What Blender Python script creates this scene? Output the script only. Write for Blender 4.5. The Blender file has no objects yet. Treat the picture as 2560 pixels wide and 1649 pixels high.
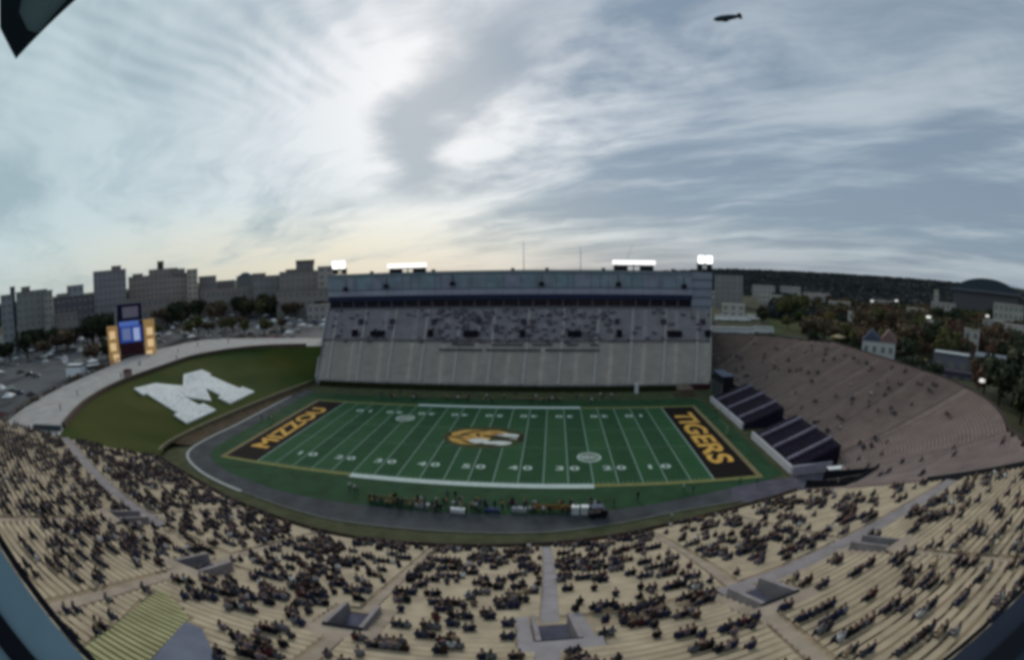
import bpy, bmesh, math, random
import numpy as np
from mathutils import Vector, Matrix
random.seed(11); RNG = np.random.default_rng(11)
sc = bpy.context.scene
COL = sc.collection
R = math.radians

# ------------------------------------------------------------------ camera
CAM = Vector((15.221, -104.323, 37.860))
YAW, PITCH, ROLL = -0.084983, -0.124298, -0.009778
cd = bpy.data.cameras.new('camera'); cam = bpy.data.objects.new('camera', cd); COL.objects.link(cam)
cd.type = 'PANO'; cd.panorama_type = 'FISHEYE_EQUISOLID'
cd.sensor_width = 36.0; cd.fisheye_lens = 17.114; cd.fisheye_fov = R(200)
cd.clip_start = 0.05; cd.clip_end = 20000
_f = Vector((math.sin(YAW)*math.cos(PITCH), math.cos(YAW)*math.cos(PITCH), math.sin(PITCH)))
_r0 = Vector((math.cos(YAW), -math.sin(YAW), 0)); _u0 = _r0.cross(_f)
_r = math.cos(ROLL)*_r0 + math.sin(ROLL)*_u0; _u = -math.sin(ROLL)*_r0 + math.cos(ROLL)*_u0
M = Matrix((( _r.x, _u.x, -_f.x, CAM.x), (_r.y, _u.y, -_f.y, CAM.y), (_r.z, _u.z, -_f.z, CAM.z), (0, 0, 0, 1)))
cam.matrix_world = M
sc.camera = cam

# ------------------------------------------------------------------ world, sun, exposure
SUN_AZ, SUN_EL = R(-15), R(25)          # azimuth from +Y towards +X: behind the cloud over the far stand
world = bpy.data.worlds.new('World'); sc.world = world; world.use_nodes = True
def build_world():
    nt = world.node_tree; N = nt.nodes; L = nt.links
    for n in list(N): N.remove(n)
    out = N.new('ShaderNodeOutputWorld'); bg = N.new('ShaderNodeBackground'); L.new(bg.outputs[0], out.inputs[0])
    bg.inputs['Strength'].default_value = 0.1
    sky = N.new('ShaderNodeTexSky'); sky.sky_type = 'NISHITA'; sky.sun_disc = False
    sky.sun_elevation = SUN_EL; sky.sun_rotation = SUN_AZ
    tc = N.new('ShaderNodeTexCoord'); sep = N.new('ShaderNodeSeparateXYZ'); L.new(tc.outputs['Generated'], sep.inputs[0])
    def m(op, a, b=None, c=None, clamp=False):
        n = N.new('ShaderNodeMath'); n.operation = op; n.use_clamp = clamp
        for i, v in enumerate((a, b, c)):
            if v is None: continue
            if isinstance(v, (int, float)): n.inputs[i].default_value = v
            else: L.new(v, n.inputs[i])
        return n.outputs[0]
    def ss(v, a, b):                      # smooth ramp from a to b
        n = N.new('ShaderNodeMapRange'); n.interpolation_type = 'SMOOTHSTEP'; n.clamp = True
        L.new(v, n.inputs[0]); n.inputs[1].default_value = a; n.inputs[2].default_value = b
        return n.outputs[0]
    def vec(x, y, z):
        n = N.new('ShaderNodeCombineXYZ')
        for i, v in enumerate((x, y, z)):
            if isinstance(v, (int, float)): n.inputs[i].default_value = v
            else: L.new(v, n.inputs[i])
        return n.outputs[0]
    def noise(v, scale, detail=4, rough=.5, dist=0.):
        n = N.new('ShaderNodeTexNoise'); L.new(v, n.inputs['Vector'])
        n.inputs['Scale'].default_value = scale; n.inputs['Detail'].default_value = detail
        n.inputs['Roughness'].default_value = rough; n.inputs['Distortion'].default_value = dist
        return n.outputs[0]
    def mixc(f, a, b):
        n = N.new('ShaderNodeMix'); n.data_type = 'RGBA'; n.clamp_factor = True
        if isinstance(f, (int, float)): n.inputs['Factor'].default_value = f
        else: L.new(f, n.inputs['Factor'])
        for k, v in (('A', a), ('B', b)):
            s = [i for i in n.inputs if i.name == k and i.type == 'RGBA'][0]
            if isinstance(v, tuple): s.default_value = (*v, 1)
            else: L.new(v, s)
        return [o for o in n.outputs if o.type == 'RGBA'][0]
    x, y, z = sep.outputs
    zc = m('MAXIMUM', z, 0.0)
    den = m('ADD', zc, 0.10)
    u = m('DIVIDE', x, den); v = m('DIVIDE', y, den)
    ca, sa = math.cos(R(-50)), math.sin(R(-50))      # cloud streets run towards azimuth -50 deg
    al = m('ADD', m('MULTIPLY', u, sa), m('MULTIPLY', v, ca))
    ac = m('SUBTRACT', m('MULTIPLY', u, ca), m('MULTIPLY', v, sa))
    wob = noise(vec(u, v, 0.0), 0.8, 3)
    acw = m('ADD', ac, m('MULTIPLY', m('SUBTRACT', wob, .5), 1.1))
    streak = noise(vec(m('MULTIPLY', acw, 1.0), m('MULTIPLY', al, 0.22), 3.3), 1.25, 7, .55)
    fine = noise(vec(m('MULTIPLY', acw, 1.0), m('MULTIPLY', al, 0.35), 9.1), 4.2, 6, .6)
    big = noise(vec(u, v, 7.7), 0.55, 2, .5)
    dens = m('ADD', m('MULTIPLY', streak, .70), m('ADD', m('MULTIPLY', fine, .28), m('MULTIPLY', big, .30)))
    bias = m('MULTIPLY', ss(x, .15, -.35), .07)                       # thicker veil to the left, thinner low on the right
    lowr = m('MULTIPLY', m('MULTIPLY', ss(x, -.10, .22), ss(zc, .26, .15)), ss(zc, .03, .10))
    lay = noise(vec(m('MULTIPLY', x, 1.6), m('MULTIPLY', y, 1.6), m('ADD', m('MULTIPLY', zc, 17.0), m('MULTIPLY', x, -2.2))), 1.5, 6, .55)
    right = ss(x, -.15, .30)
    dens = m('ADD', dens, m('SUBTRACT', bias, m('MULTIPLY', lowr, .07)))
    dens = m('ADD', dens, m('MULTIPLY', m('MULTIPLY', m('SUBTRACT', lay, .5), .62), m('ADD', .10, m('MULTIPLY', m('MULTIPLY', right, ss(zc, .50, .25)), .90))))
    dens = ss(dens, .50, .82)
    # a ripple field (altocumulus rolls) over the left of the sky
    wav = N.new('ShaderNodeTexWave'); wav.wave_type = 'BANDS'
    L.new(vec(m('ADD', u, m('MULTIPLY', wob, .5)), m('MULTIPLY', v, .35), 0.0), wav.inputs['Vector'])
    wav.inputs['Scale'].default_value = 2.6; wav.inputs['Distortion'].default_value = 3.0
    wav.inputs['Detail'].default_value = 2; wav.inputs['Detail Scale'].default_value = 1.5
    rip = m('MULTIPLY', m('MULTIPLY', m('SUBTRACT', wav.outputs['Fac'], .5), .22), m('MULTIPLY', ss(u, -.2, -.8), ss(zc, .28, .42)))
    dens = m('ADD', dens, rip, clamp=True)
    # thin blue gap between two cloud banks
    gw = noise(vec(u, v, 1.7), 1.7, 5, .55)
    gl = m('MAXIMUM', m('ADD', m('MULTIPLY', v, -.72), .96), m('ADD', m('MULTIPLY', v, -.28), -.03))
    gc = m('ADD', gl, m('MULTIPLY', m('SUBTRACT', gw, .5), .55))
    gap = m('SUBTRACT', 1.0, ss(m('ABSOLUTE', m('SUBTRACT', u, gc)), .05, .34))
    edge = m('MULTIPLY', m('SUBTRACT', 1.0, ss(m('ABSOLUTE', m('ADD', m('SUBTRACT', u, gc), .50)), .08, .42)), m('MULTIPLY', ss(v, .9, 1.4), ss(v, 3.2, 2.2)))
    dens = m('ADD', dens, m('MULTIPLY', edge, .22), clamp=True)
    mot = noise(vec(u, v, 5.1), 3.4, 5, .6)
    rt = m('SUBTRACT', u, gc); mreg = m('MULTIPLY', m('MULTIPLY', ss(rt, .05, .35), ss(rt, 1.7, .8)), m('MULTIPLY', ss(v, 1.0, 1.5), ss(v, 4.4, 3.0)))
    dens = m('ADD', dens, m('MULTIPLY', m('MULTIPLY', m('SUBTRACT', mot, .46), 1.5), mreg), clamp=True)
    gap = m('MULTIPLY', gap, m('MULTIPLY', ss(v, 1.1, 1.6), ss(v, 4.2, 3.2)))
    dens = m('MULTIPLY', dens, m('SUBTRACT', 1.0, m('MULTIPLY', gap, .92)))
    sx, sy, sz = math.sin(SUN_AZ)*math.cos(SUN_EL), math.cos(SUN_AZ)*math.cos(SUN_EL), math.sin(SUN_EL)
    dt = m('ADD', m('ADD', m('MULTIPLY', x, sx), m('MULTIPLY', y, sy)), m('MULTIPLY', z, sz))
    dt = m('MAXIMUM', dt, 0.0)
    glow = m('POWER', dt, 7.0); wide = m('POWER', dt, 2.0)
    dark = mixc(ss(x, -.75, .25), (.285, .380, .412), (.180, .238, .305))   # bluer away from the sun
    dark = mixc(m('MULTIPLY', glow, .6), dark, (.155, .225, .310))
    light = mixc(ss(x, -.45, .35), (.425, .525, .550), (.375, .435, .480))
    light = mixc(m('MULTIPLY', glow, 1.0, clamp=True), light, (.63, .655, .69))
    col = mixc(dens, dark, light)
    # warmer low air beneath the sun
    warm = m('MULTIPLY', ss(zc, .17, .03), m('POWER', m('MAXIMUM', m('ADD', m('MULTIPLY', x, math.sin(R(-33))), m('MULTIPLY', y, math.cos(R(-33)))), 0.0), 9.0))
    col = mixc(m('MULTIPLY', warm, m('ADD', .12, m('MULTIPLY', dens, .80))), col, (.58, .555, .46))
    low = m('MULTIPLY', ss(zc, .10, .0), .45)
    col = mixc(low, col, mixc(ss(x, -.6, .4), (.35, .405, .405), (.215, .26, .325)))
    tenx = N.new('ShaderNodeVectorMath'); tenx.operation = 'SCALE'; L.new(col, tenx.inputs[0]); tenx.inputs['Scale'].default_value = 9.2
    skys = N.new('ShaderNodeVectorMath'); skys.operation = 'SCALE'; L.new(sky.outputs[0], skys.inputs[0]); skys.inputs['Scale'].default_value = 0.08
    add = N.new('ShaderNodeVectorMath'); add.operation = 'ADD'; L.new(tenx.outputs[0], add.inputs[0]); L.new(skys.outputs[0], add.inputs[1])
    L.new(add.outputs[0], bg.inputs['Color'])
build_world()
sl = bpy.data.lights.new('sun', 'SUN'); sl.energy = 1.5; sl.angle = R(28); sl.color = (1, .92, .82)
sun = bpy.data.objects.new('sun', sl); COL.objects.link(sun)
sd = Vector((math.sin(SUN_AZ)*math.cos(R(38)), math.cos(SUN_AZ)*math.cos(R(38)), math.sin(R(38))))
sd = Vector((math.sin(SUN_AZ)*math.cos(SUN_EL), math.cos(SUN_AZ)*math.cos(SUN_EL), math.sin(SUN_EL)))
sun.rotation_euler = sd.to_track_quat('Z', 'Y').to_euler()
sc.view_settings.view_transform = 'Standard'; sc.view_settings.look = 'None'
sc.view_settings.exposure = 0.30; sc.view_settings.gamma = 1.0; sc.view_settings.use_curve_mapping = False
sc.render.engine = 'CYCLES'
sc.cycles.max_bounces = 4; sc.cycles.diffuse_bounces = 2; sc.cycles.filter_width = 3.8
sc.cycles.use_denoising = True

# ------------------------------------------------------------------ helpers
def mat(name, col, rough=.85, var=.18, scale=1.5, metal=0., bump=0., emit=None, attr=None, spec=.08, col2=None, coord='Object'):
    m = bpy.data.materials.new(name); m.use_nodes = True
    nt = m.node_tree; b = nt.nodes['Principled BSDF']
    b.inputs['Roughness'].default_value = rough; b.inputs['Metallic'].default_value = metal
    b.inputs['Specular IOR Level'].default_value = spec
    if emit:
        b.inputs['Emission Color'].default_value = (*emit[0], 1); b.inputs['Emission Strength'].default_value = emit[1]
    tc = nt.nodes.new('ShaderNodeTexCoord')
    nz = nt.nodes.new('ShaderNodeTexNoise'); nz.inputs['Scale'].default_value = scale; nz.inputs['Detail'].default_value = 5
    geo = nt.nodes.new('ShaderNodeNewGeometry')
    nt.links.new(geo.outputs['Position'] if coord == 'World' else tc.outputs['Object'], nz.inputs['Vector'])
    if attr:
        at = nt.nodes.new('ShaderNodeAttribute'); at.attribute_name = attr
        nt.links.new(at.outputs['Color'], b.inputs['Base Color'])
    else:
        rp = nt.nodes.new('ShaderNodeValToRGB'); c2 = col2 or tuple(min(1, c*(1+var)) for c in col)
        rp.color_ramp.elements[0].position = .3; rp.color_ramp.elements[1].position = .7
        rp.color_ramp.elements[0].color = (*[c*(1-var) for c in col], 1) if not col2 else (*col, 1)
        rp.color_ramp.elements[1].color = (*c2, 1)
        nt.links.new(nz.outputs['Fac'], rp.inputs[0]); nt.links.new(rp.outputs[0], b.inputs['Base Color'])
    if bump:
        bp = nt.nodes.new('ShaderNodeBump'); bp.inputs['Strength'].default_value = bump; bp.inputs['Distance'].default_value = .05
        nt.links.new(nz.outputs['Fac'], bp.inputs['Height']); nt.links.new(bp.outputs[0], b.inputs['Normal'])
    return m

class MB:
    def __init__(s): s.v = []; s.f = []; s.mi = []
    def face(s, pts, mi=0):
        n = len(s.v); s.v += [tuple(p) for p in pts]; s.f.append(tuple(range(n, n+len(pts)))); s.mi.append(mi)
    def box(s, c, d, rz=0., mi=0, taper=1.0):
        ca, sa = math.cos(rz), math.sin(rz); n = len(s.v)
        for zz in (-.5, .5):
            t = taper if zz > 0 else 1.
            for xx, yy in ((-.5, -.5), (.5, -.5), (.5, .5), (-.5, .5)):
                X, Y = xx*d[0]*t, yy*d[1]*t
                s.v.append((c[0]+X*ca-Y*sa, c[1]+X*sa+Y*ca, c[2]+zz*d[2]))
        for q in ((0, 3, 2, 1), (4, 5, 6, 7), (0, 1, 5, 4), (1, 2, 6, 5), (2, 3, 7, 6), (3, 0, 4, 7)):
            s.f.append(tuple(n+i for i in q)); s.mi.append(mi)
    def prism(s, poly, z0, z1, mi=0):      # z0, z1 numbers or lists
        k = len(poly); n = len(s.v)
        g = lambda z, i: z[i] if isinstance(z, (list, tuple)) else z
        s.v += [(p[0], p[1], g(z0, i)) for i, p in enumerate(poly)] + [(p[0], p[1], g(z1, i)) for i, p in enumerate(poly)]
        s.f.append(tuple(range(n+k-1, n-1, -1))); s.mi.append(mi)
        s.f.append(tuple(range(n+k, n+2*k))); s.mi.append(mi)
        for i in range(k):
            j = (i+1) % k; s.f.append((n+i, n+j, n+k+j, n+k+i)); s.mi.append(mi)
    def tube(s, a, b, r0, r1=None, k=8, mi=0):
        a, b = Vector(a), Vector(b); r1 = r0 if r1 is None else r1
        q = (b-a).to_track_quat('Z', 'Y'); n = len(s.v)
        for c, r in ((a, r0), (b, r1)):
            for i in range(k):
                t = 2*math.pi*i/k; s.v.append(tuple(c + q @ Vector((r*math.cos(t), r*math.sin(t), 0))))
        for i in range(k):
            j = (i+1) % k; s.f.append((n+i, n+j, n+k+j, n+k+i)); s.mi.append(mi)
        s.f.append(tuple(range(n+k-1, n-1, -1))); s.mi.append(mi); s.f.append(tuple(range(n+k, n+2*k))); s.mi.append(mi)
    def strip(s, A, B, mi=0):               # sheet between two polylines
        n = len(s.v); k = len(A); s.v += [tuple(p) for p in A] + [tuple(p) for p in B]
        for i in range(k-1): s.f.append((n+i, n+i+1, n+k+i+1, n+k+i)); s.mi.append(mi)
    def bar(s, P, w, h, mi=0):              # box section swept along a list of (point, side vector)
        n = len(s.v)
        for p, d in P:
            for a, b in ((-.5, 0), (.5, 0), (.5, 1), (-.5, 1)):
                s.v.append((p[0]+d[0]*w*a, p[1]+d[1]*w*a, p[2]+h*b))
        for i in range(len(P)-1):
            for j in range(4):
                jj = (j+1) % 4; s.f.append((n+4*i+j, n+4*i+jj, n+4*i+4+jj, n+4*i+4+j)); s.mi.append(mi)
        e = n+4*(len(P)-1); s.f.append((n, n+3, n+2, n+1)); s.mi.append(mi); s.f.append((e, e+1, e+2, e+3)); s.mi.append(mi)
    def mesh(s, name, mats):
        me = bpy.data.meshes.new(name); me.from_pydata(s.v, [], s.f)
        for m in (mats if isinstance(mats, (list, tuple)) else [mats]): me.materials.append(m)
        if any(s.mi): me.polygons.foreach_set('material_index', s.mi)
        me.update(); return me
    def obj(s, name, mats, parent=None, **kw):
        return link(name, s.mesh(name, mats), parent, **kw)

def link(name, me, parent=None, loc=None, rz=0., label=None, cat=None, group=None, kind=None):
    o = bpy.data.objects.new(name, me); COL.objects.link(o)
    if loc is not None: o.location = loc
    if rz: o.rotation_euler = (0, 0, rz)
    if parent: o.parent = parent
    return tag(o, label, cat, group, kind)
def tag(o, label=None, cat=None, group=None, kind=None):
    for k, v in (('label', label), ('category', cat), ('group', group), ('kind', kind)):
        if v: o[k] = v
    return o
def thing(name, label, cat, loc=(0, 0, 0), rz=0., group=None):
    return link(name, None, None, loc, rz, label, cat, group)
def dup(o, parent=None):
    c = o.copy(); COL.objects.link(c)
    if parent: c.parent = parent
    for ch in o.children: dup(ch, c)
    return c
def catmull(P, n=8):
    P = [np.array(p, float) for p in P]; P = [2*P[0]-P[1]] + P + [2*P[-1]-P[-2]]; out = []
    for i in range(1, len(P)-2):
        for t in np.linspace(0, 1, n, endpoint=False):
            a, b, c, d = P[i-1:i+3]
            out.append(.5*((2*b)+(-a+c)*t+(2*a-5*b+4*c-d)*t*t+(-a+3*b-3*c+d)*t**3))
    out.append(P[-2]); return np.array(out)
def resample(P, n):
    P = np.array(P, float); s = np.r_[0, np.cumsum(np.linalg.norm(np.diff(P[:, :2], axis=0), axis=1))]
    t = np.linspace(0, s[-1], n); return np.stack([np.interp(t, s, P[:, k]) for k in range(P.shape[1])], 1)

# ------------------------------------------------------------------ materials
m_turf = mat('turf', (.019, .066, .028), .9, .22, .12, col2=(.029, .086, .037))
m_turf_edge = mat('turf_edge', (.022, .058, .026), .9, .25, .3)
m_olive = mat('olive_ground', (.062, .068, .036), .95, .3, .4)
m_track = mat('track', (.055, .060, .066), .9, .3, .25)
m_kerb = mat('kerb_paint', (.33, .34, .33), .8, .15)
m_line = mat('field_paint', (.24, .33, .285), .9, .15, 3)
m_white = mat('white_paint', (.74, .75, .75), .6, .08)
m_border = mat('border_paint', (.46, .53, .50), .9, .12, 1)
m_goldline = mat('gold_border_paint', (.19, .19, .07), .9, .2, 1)
m_ezblack = mat('end_zone_paint', (.009, .006, .006), .9, .25, 2)
m_gold = mat('gold_paint', (.60, .34, .075), .85, .3, .6)
m_hill = mat('hill_grass', (.024, .046, .009), .95, .3, .05, col2=(.056, .062, .013), bump=.6)
m_brown = mat('bare_earth', (.072, .052, .034), .95, .3, .5, bump=.5)
m_wallbrown = mat('brown_wall', (.085, .064, .052), .9, .25, 1)
m_tanwall = mat('tan_wall', (.19, .17, .11), .9, .2, 1)
m_stone = mat('white_stone', (.70, .71, .695), .9, .10, 1.2, bump=.3)
m_path = mat('path_concrete', (.33, .315, .305), .9, .15, .25)
m_asph = mat('asphalt', (.085, .088, .094), .9, .3, .06)
m_ground = mat('grass_ground', (.055, .058, .036), .95, .35, .02)
m_conc = mat('concrete', (.27, .26, .265), .9, .15, .6)
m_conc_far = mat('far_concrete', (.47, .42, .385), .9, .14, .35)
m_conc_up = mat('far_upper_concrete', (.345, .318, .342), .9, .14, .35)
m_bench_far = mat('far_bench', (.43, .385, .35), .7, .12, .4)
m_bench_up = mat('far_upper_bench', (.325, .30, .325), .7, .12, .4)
m_deck_near = mat('near_deck', (.385, .312, .222), .9, .2, .5)
m_bench = mat('tan_bench', (.42, .340, .238), .7, .22, .45, coord='World')
m_bench_g = mat('gold_bench', (.36, .34, .185), .7, .15, .8, coord='World')
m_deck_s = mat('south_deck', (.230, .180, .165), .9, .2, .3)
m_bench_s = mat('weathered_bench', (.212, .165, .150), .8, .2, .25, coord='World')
m_grey = mat('grey_walkway', (.30, .275, .285), .85, .15, .5)
m_aisle = mat('mauve_walkway', (.215, .195, .20), .85, .2, .6)
m_stairtan = mat('stair_tan', (.35, .285, .225), .9, .2, .5)
m_slate = mat('slate_deck', (.105, .118, .160), .8, .15, .5)
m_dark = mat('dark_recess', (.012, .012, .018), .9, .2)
m_navy = mat('navy_tarp', (.016, .012, .027), .6, .3, .7)
m_purple = mat('faded_purple_seat', (.15, .135, .18), .8, .25, .6)
m_steelblue = mat('facade_panel', (.265, .315, .375), .55, .12, .15)
m_steelblue2 = mat('facade_panel_light', (.29, .295, .365), .55, .1, .15)
m_fascia = mat('navy_fascia', (.022, .028, .060), .5, .2)
m_glass = mat('dark_glass', (.006, .008, .016), .12, .1, spec=.5)
m_lamp = mat('lamp_face', (.8, .8, .8), .5, .02, emit=((1, .99, .96), 1.6))
m_lamp2 = mat('lamp_face_dim', (.6, .6, .6), .5, .02, emit=((1, .98, .96), 1.0))
m_black = mat('black_metal', (.012, .013, .018), .5, .1)
m_maroon = mat('maroon', (.055, .020, .026), .85, .2)
m_redcloth = mat('dark_red_cloth', (.085, .028, .036), .85, .25)
m_whitecloth = mat('white_cloth', (.60, .61, .62), .8, .1)
m_tyre = mat('tyre', (.015, .015, .016), .9, .1)
m_trunk = mat('bark', (.045, .034, .026), .95, .3, 4)
m_hedge = mat('hedge_leaf', (.020, .024, .010), .95, .35, 1.5)

# ------------------------------------------------------------------ terrain outside the stadium
def terrain():
    inner = [(-92, -104), (-113, -51), (-124, -30), (-140, 7), (-146, 24), (-145, 69), (-113, 79), (-82, 80), (-80, 97), (82, 97), (84, 77),
             (113, 76), (115, 60), (112, -13), (108, -30), (98, -56), (90, -80), (80, -112), (60, -128), (-50, -128)]
    th = np.array([math.atan2(p[1], p[0]) for p in inner]); rr = np.array([math.hypot(*p) for p in inner])
    o = np.argsort(th); th, rr = th[o], rr[o]
    T = np.linspace(-math.pi, math.pi, 145)
    ri = np.interp(T, np.r_[th[-1]-2*math.pi, th, th[0]+2*math.pi], np.r_[rr[-1], rr, rr[0]])
    rings = []
    for rad, h, amp in ((None, 8, 0), (190, 8, 0), (330, 8, 0), (620, 8, 1), (950, 12, 4), (1400, 24, 6), (2000, 44, 5), (2400, 47, 4), (4500, 50, 4), (9000, 50, 0)):
        ring = []
        for k, t in enumerate(T):
            r = ri[k] if rad is None else rad
            hh = 8+(h-8)*(.30+.70*min(1., max(0., (math.atan2(r*math.cos(t)-15, r*math.sin(t)+104)-.16)/.2))) + amp*(math.sin(3*t+rad*.01)+.6*math.sin(7.3*t+1.7+rad*.02)) if amp else h if rad is None or rad < 4000 else 30
            if k == len(T)-1 and rings is not None: hh = ring[0][2]
            ring.append((r*math.cos(t), r*math.sin(t), hh))
        rings.append(ring)
    b = MB()
    for a, c in zip(rings, rings[1:]): b.strip(a, c)
    b.obj('ground', m_ground, kind='structure')
terrain()
b = MB(); b.face([(-160, -140, -.02), (130, -140, -.02), (130, 100, -.02), (-160, 100, -.02)]); b.obj('stadium_floor', m_olive, kind='structure')
def sheet(name, pts, z, m):
    b = MB(); b.face([(p[0], p[1], z) for p in pts]); return b.obj(name, m, kind='structure')
sheet('parking_lot', [(-150, 112), (-92, 84), (-82, 104), (-120, 420), (-330, 420), (-520, 200), (-420, -60), (-300, -170), (-94, -108), (-114, -52), (-126, -30), (-143, 6), (-152, 30), (-150, 72)], 8.02, m_asph)
sheet('lawn', [(126, 118), (160, 112), (205, 190), (160, 205)], 8.03, mat('lawn_grass', (.040, .052, .018), .95, .3, .1))

# ------------------------------------------------------------------ the field
TI = [(-62, 36), (-62, 10), (-61.5, -5.6), (-61.2, -18.7), (-58.5, -26), (-50, -31.2), (-41.8, -33.6), (-26, -36.4), (9, -36.2), (23, -34.8), (37.5, -31.6), (48, -28.6), (56, -27)]
TO = [(-67, 36), (-66.8, 17), (-66.6, -3.4), (-67.2, -14.5), (-66.6, -24), (-62.9, -29.5), (-54.5, -34.4), (-45.5, -37.5), (-34.9, -40.0), (-25.2, -42), (-15.3, -43), (11, -42), (22.8, -39.8), (36.4, -36), (48, -34)]
tI = resample(catmull(TI), 90); tO = resample(catmull(TO), 90)
b = MB(); b.strip([(*p, .01) for p in tO], [(*p, .01) for p in tI]); track = b.obj('track', m_track, kind='structure')
def sweep(P, closed=False):
    P = np.array(P, float); T = np.gradient(P[:, :2], axis=0); T /= np.linalg.norm(T, axis=1)[:, None]
    return [((p[0], p[1], p[2] if len(p) > 2 else 0.), (t[1], -t[0])) for p, t in zip(P, T)]
b = MB(); b.bar(sweep([(*p, .01) for p in tO[4:46]]), .7, .12); b.obj('kerb', m_kerb, track)
b = MB(); b.bar(sweep([(*p, .01) for p in tO[45:]]), .35, .10); b.obj('kerb', mat('dull_kerb', (.12, .125, .11), .9, .2), track)
green = [tuple(p) for p in tI] + [(60.5, -25), (60.5, 24), (58, 33), (-62, 33)]
b = MB(); b.face([(p[0], p[1], .02) for p in green]); field = b.obj('playing_field', m_turf_edge, kind='structure')
XG, XE, YS = 45.72, 54.864, 24.384
def fbox(name, x0, x1, y0, y1, z, m):
    b = MB(); b.face([(x0, y0, z), (x1, y0, z), (x1, y1, z), (x0, y1, z)]); return b.obj(name, m, field)
stripA = mat('turf_stripe', (.015, .054, .0235), .9, .25, .35, col2=(.021, .068, .030))
fbox('pitch_turf', -XG, XG, -YS, YS, .032, m_turf)
for k in range(-9, 9, 2): fbox('mown_stripe', k*4.572+4.572, k*4.572+9.144, -YS, YS, .040, stripA)
for s in (-1, 1):
    a, c = sorted((s*XG, s*XE)); fbox('end_zone', a, c, -YS, YS, .036, m_ezblack)
for k in range(-10, 11):
    w = .11 if abs(k) < 10 else .2
    w *= 1.6
    fbox('yard_line', k*4.572-w/2, k*4.572+w/2, -YS, YS, .048, m_line)
b = MB()
for k in range(-49, 50):
    if k % 5 == 0: continue
    for y in (-YS+.6, -6.1, 6.1, YS-.6): b.face([(k*.9144-.05, y-.3, .048), (k*.9144+.05, y-.3, .048), (k*.9144+.05, y+.3, .048), (k*.9144-.05, y+.3, .048)])
b.obj('hash_mark', m_line, field, kind='stuff')
for s in (-1, 1):
    y0, y1 = sorted((s*YS, s*(YS+1.75)))
    fbox('coaching_strip', -22.86, 22.86, y0, y1, .044, m_border)
    y1 = s*(YS+1.15); y0 = s*YS; y0, y1 = sorted((y0, y1))
    for t in (-1, 1):
        x0, x1 = sorted((t*22.9, t*(XE+1.1))); fbox('sideline_border', x0, x1, y0, y1, .044, m_goldline)
    x0, x1 = sorted((s*XE, s*(XE+1.1))); fbox('end_line_border', x0, x1, -YS-1.15, YS+1.15, .046, mat('end_border_paint', (.20, .165, .085), .9, .2, 1))
def text(name, s, h, w, loc, rz, m, parent, ext=0.0, rx=0.):
    cu = bpy.data.curves.new(name, 'FONT'); cu.body = s; cu.size = 1; cu.align_x = 'CENTER'; cu.align_y = 'CENTER'; cu.extrude = ext; cu.offset = .03
    o = bpy.data.objects.new(name, cu); COL.objects.link(o)
    dg = bpy.context.evaluated_depsgraph_get(); me = bpy.data.meshes.new_from_object(o.evaluated_get(dg)); bpy.data.objects.remove(o); bpy.data.curves.remove(cu)
    n = len(me.vertices); co = np.empty(n*3, np.float32); me.vertices.foreach_get('co', co); co = co.reshape(-1, 3)
    lo, hi = co[:, :2].min(0), co[:, :2].max(0)
    co[:, 0] = (co[:, 0]-(lo[0]+hi[0])/2)*(w/(hi[0]-lo[0])); co[:, 1] = (co[:, 1]-(lo[1]+hi[1])/2)*(h/(hi[1]-lo[1]))
    me.vertices.foreach_set('co', co.ravel()); me.materials.clear(); me.materials.append(m); me.update()
    o = link(name, me, parent, loc); o.rotation_euler = (rx, 0, rz); return o
m_num = mat('number_paint', (.42, .50, .46), .9, .12, 2)
for k in range(-4, 5):
    d = '5 0' if k == 0 else f'{5-abs(k)} 0'
    text('yard_number', d, 2.0, 4.6, (k*9.144, -17.07, .056), 0, m_num, field)
    text('yard_number', d, 2.0, 4.6, (k*9.144, 17.07, .056), math.pi, m_num, field)
text('end_zone_lettering', 'MIZZOU', 5.0, 34, (-50.3, 0, .056), R(90), m_gold, field)
text('end_zone_lettering', 'TIGERS', 5.6, 36, (50.3, 1.0, .056), R(-90), m_gold, field)
def ell(cx, cy, a, c, z, n=40, rot=0.):
    out = []
    for i in range(n):
        t = 2*math.pi*i/n; X, Y = a*math.cos(t), c*math.sin(t)
        out.append((cx+X*math.cos(rot)-Y*math.sin(rot), cy+X*math.sin(rot)+Y*math.cos(rot), z))
    return out
def flat(name, loops, m, parent):
    b = MB()
    for l in loops: b.face(l)
    return b.obj(name, m, parent)
m_goldm = mat('midfield_gold', (.34, .18, .035), .9, .35, .5, col2=(.62, .38, .11))
m_cream = mat('midfield_white', (.60, .60, .57), .9, .15, .8)
m_inkb = mat('midfield_black', (.02, .018, .012), .9, .2)
flat('midfield_emblem', [ell(-.4, .3, 9.5, 7.4, .050)], mat('midfield_oval', (.050, .056, .022), .9, .3, .6), field)
flat('emblem_gold', [ell(-3.6, .2, 4.9, 5.0, .055, rot=.3), ell(.4, 3.4, 4.6, 1.7, .0555, rot=-.1), ell(-7.0, .4, 1.6, 3.0, .0557, rot=.2)], m_goldm, field)
flat('emblem_white', [ell(5.2, 1.9, 2.9, 1.05, .059, rot=-.15), ell(3.2, -3.5, 3.1, 1.35, .0592, rot=.1), ell(-1.2, -2.3, 2.3, 1.5, .0594), ell(6.6, -.6, 1.3, .6, .0596, rot=.3)], m_cream, field)
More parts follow.
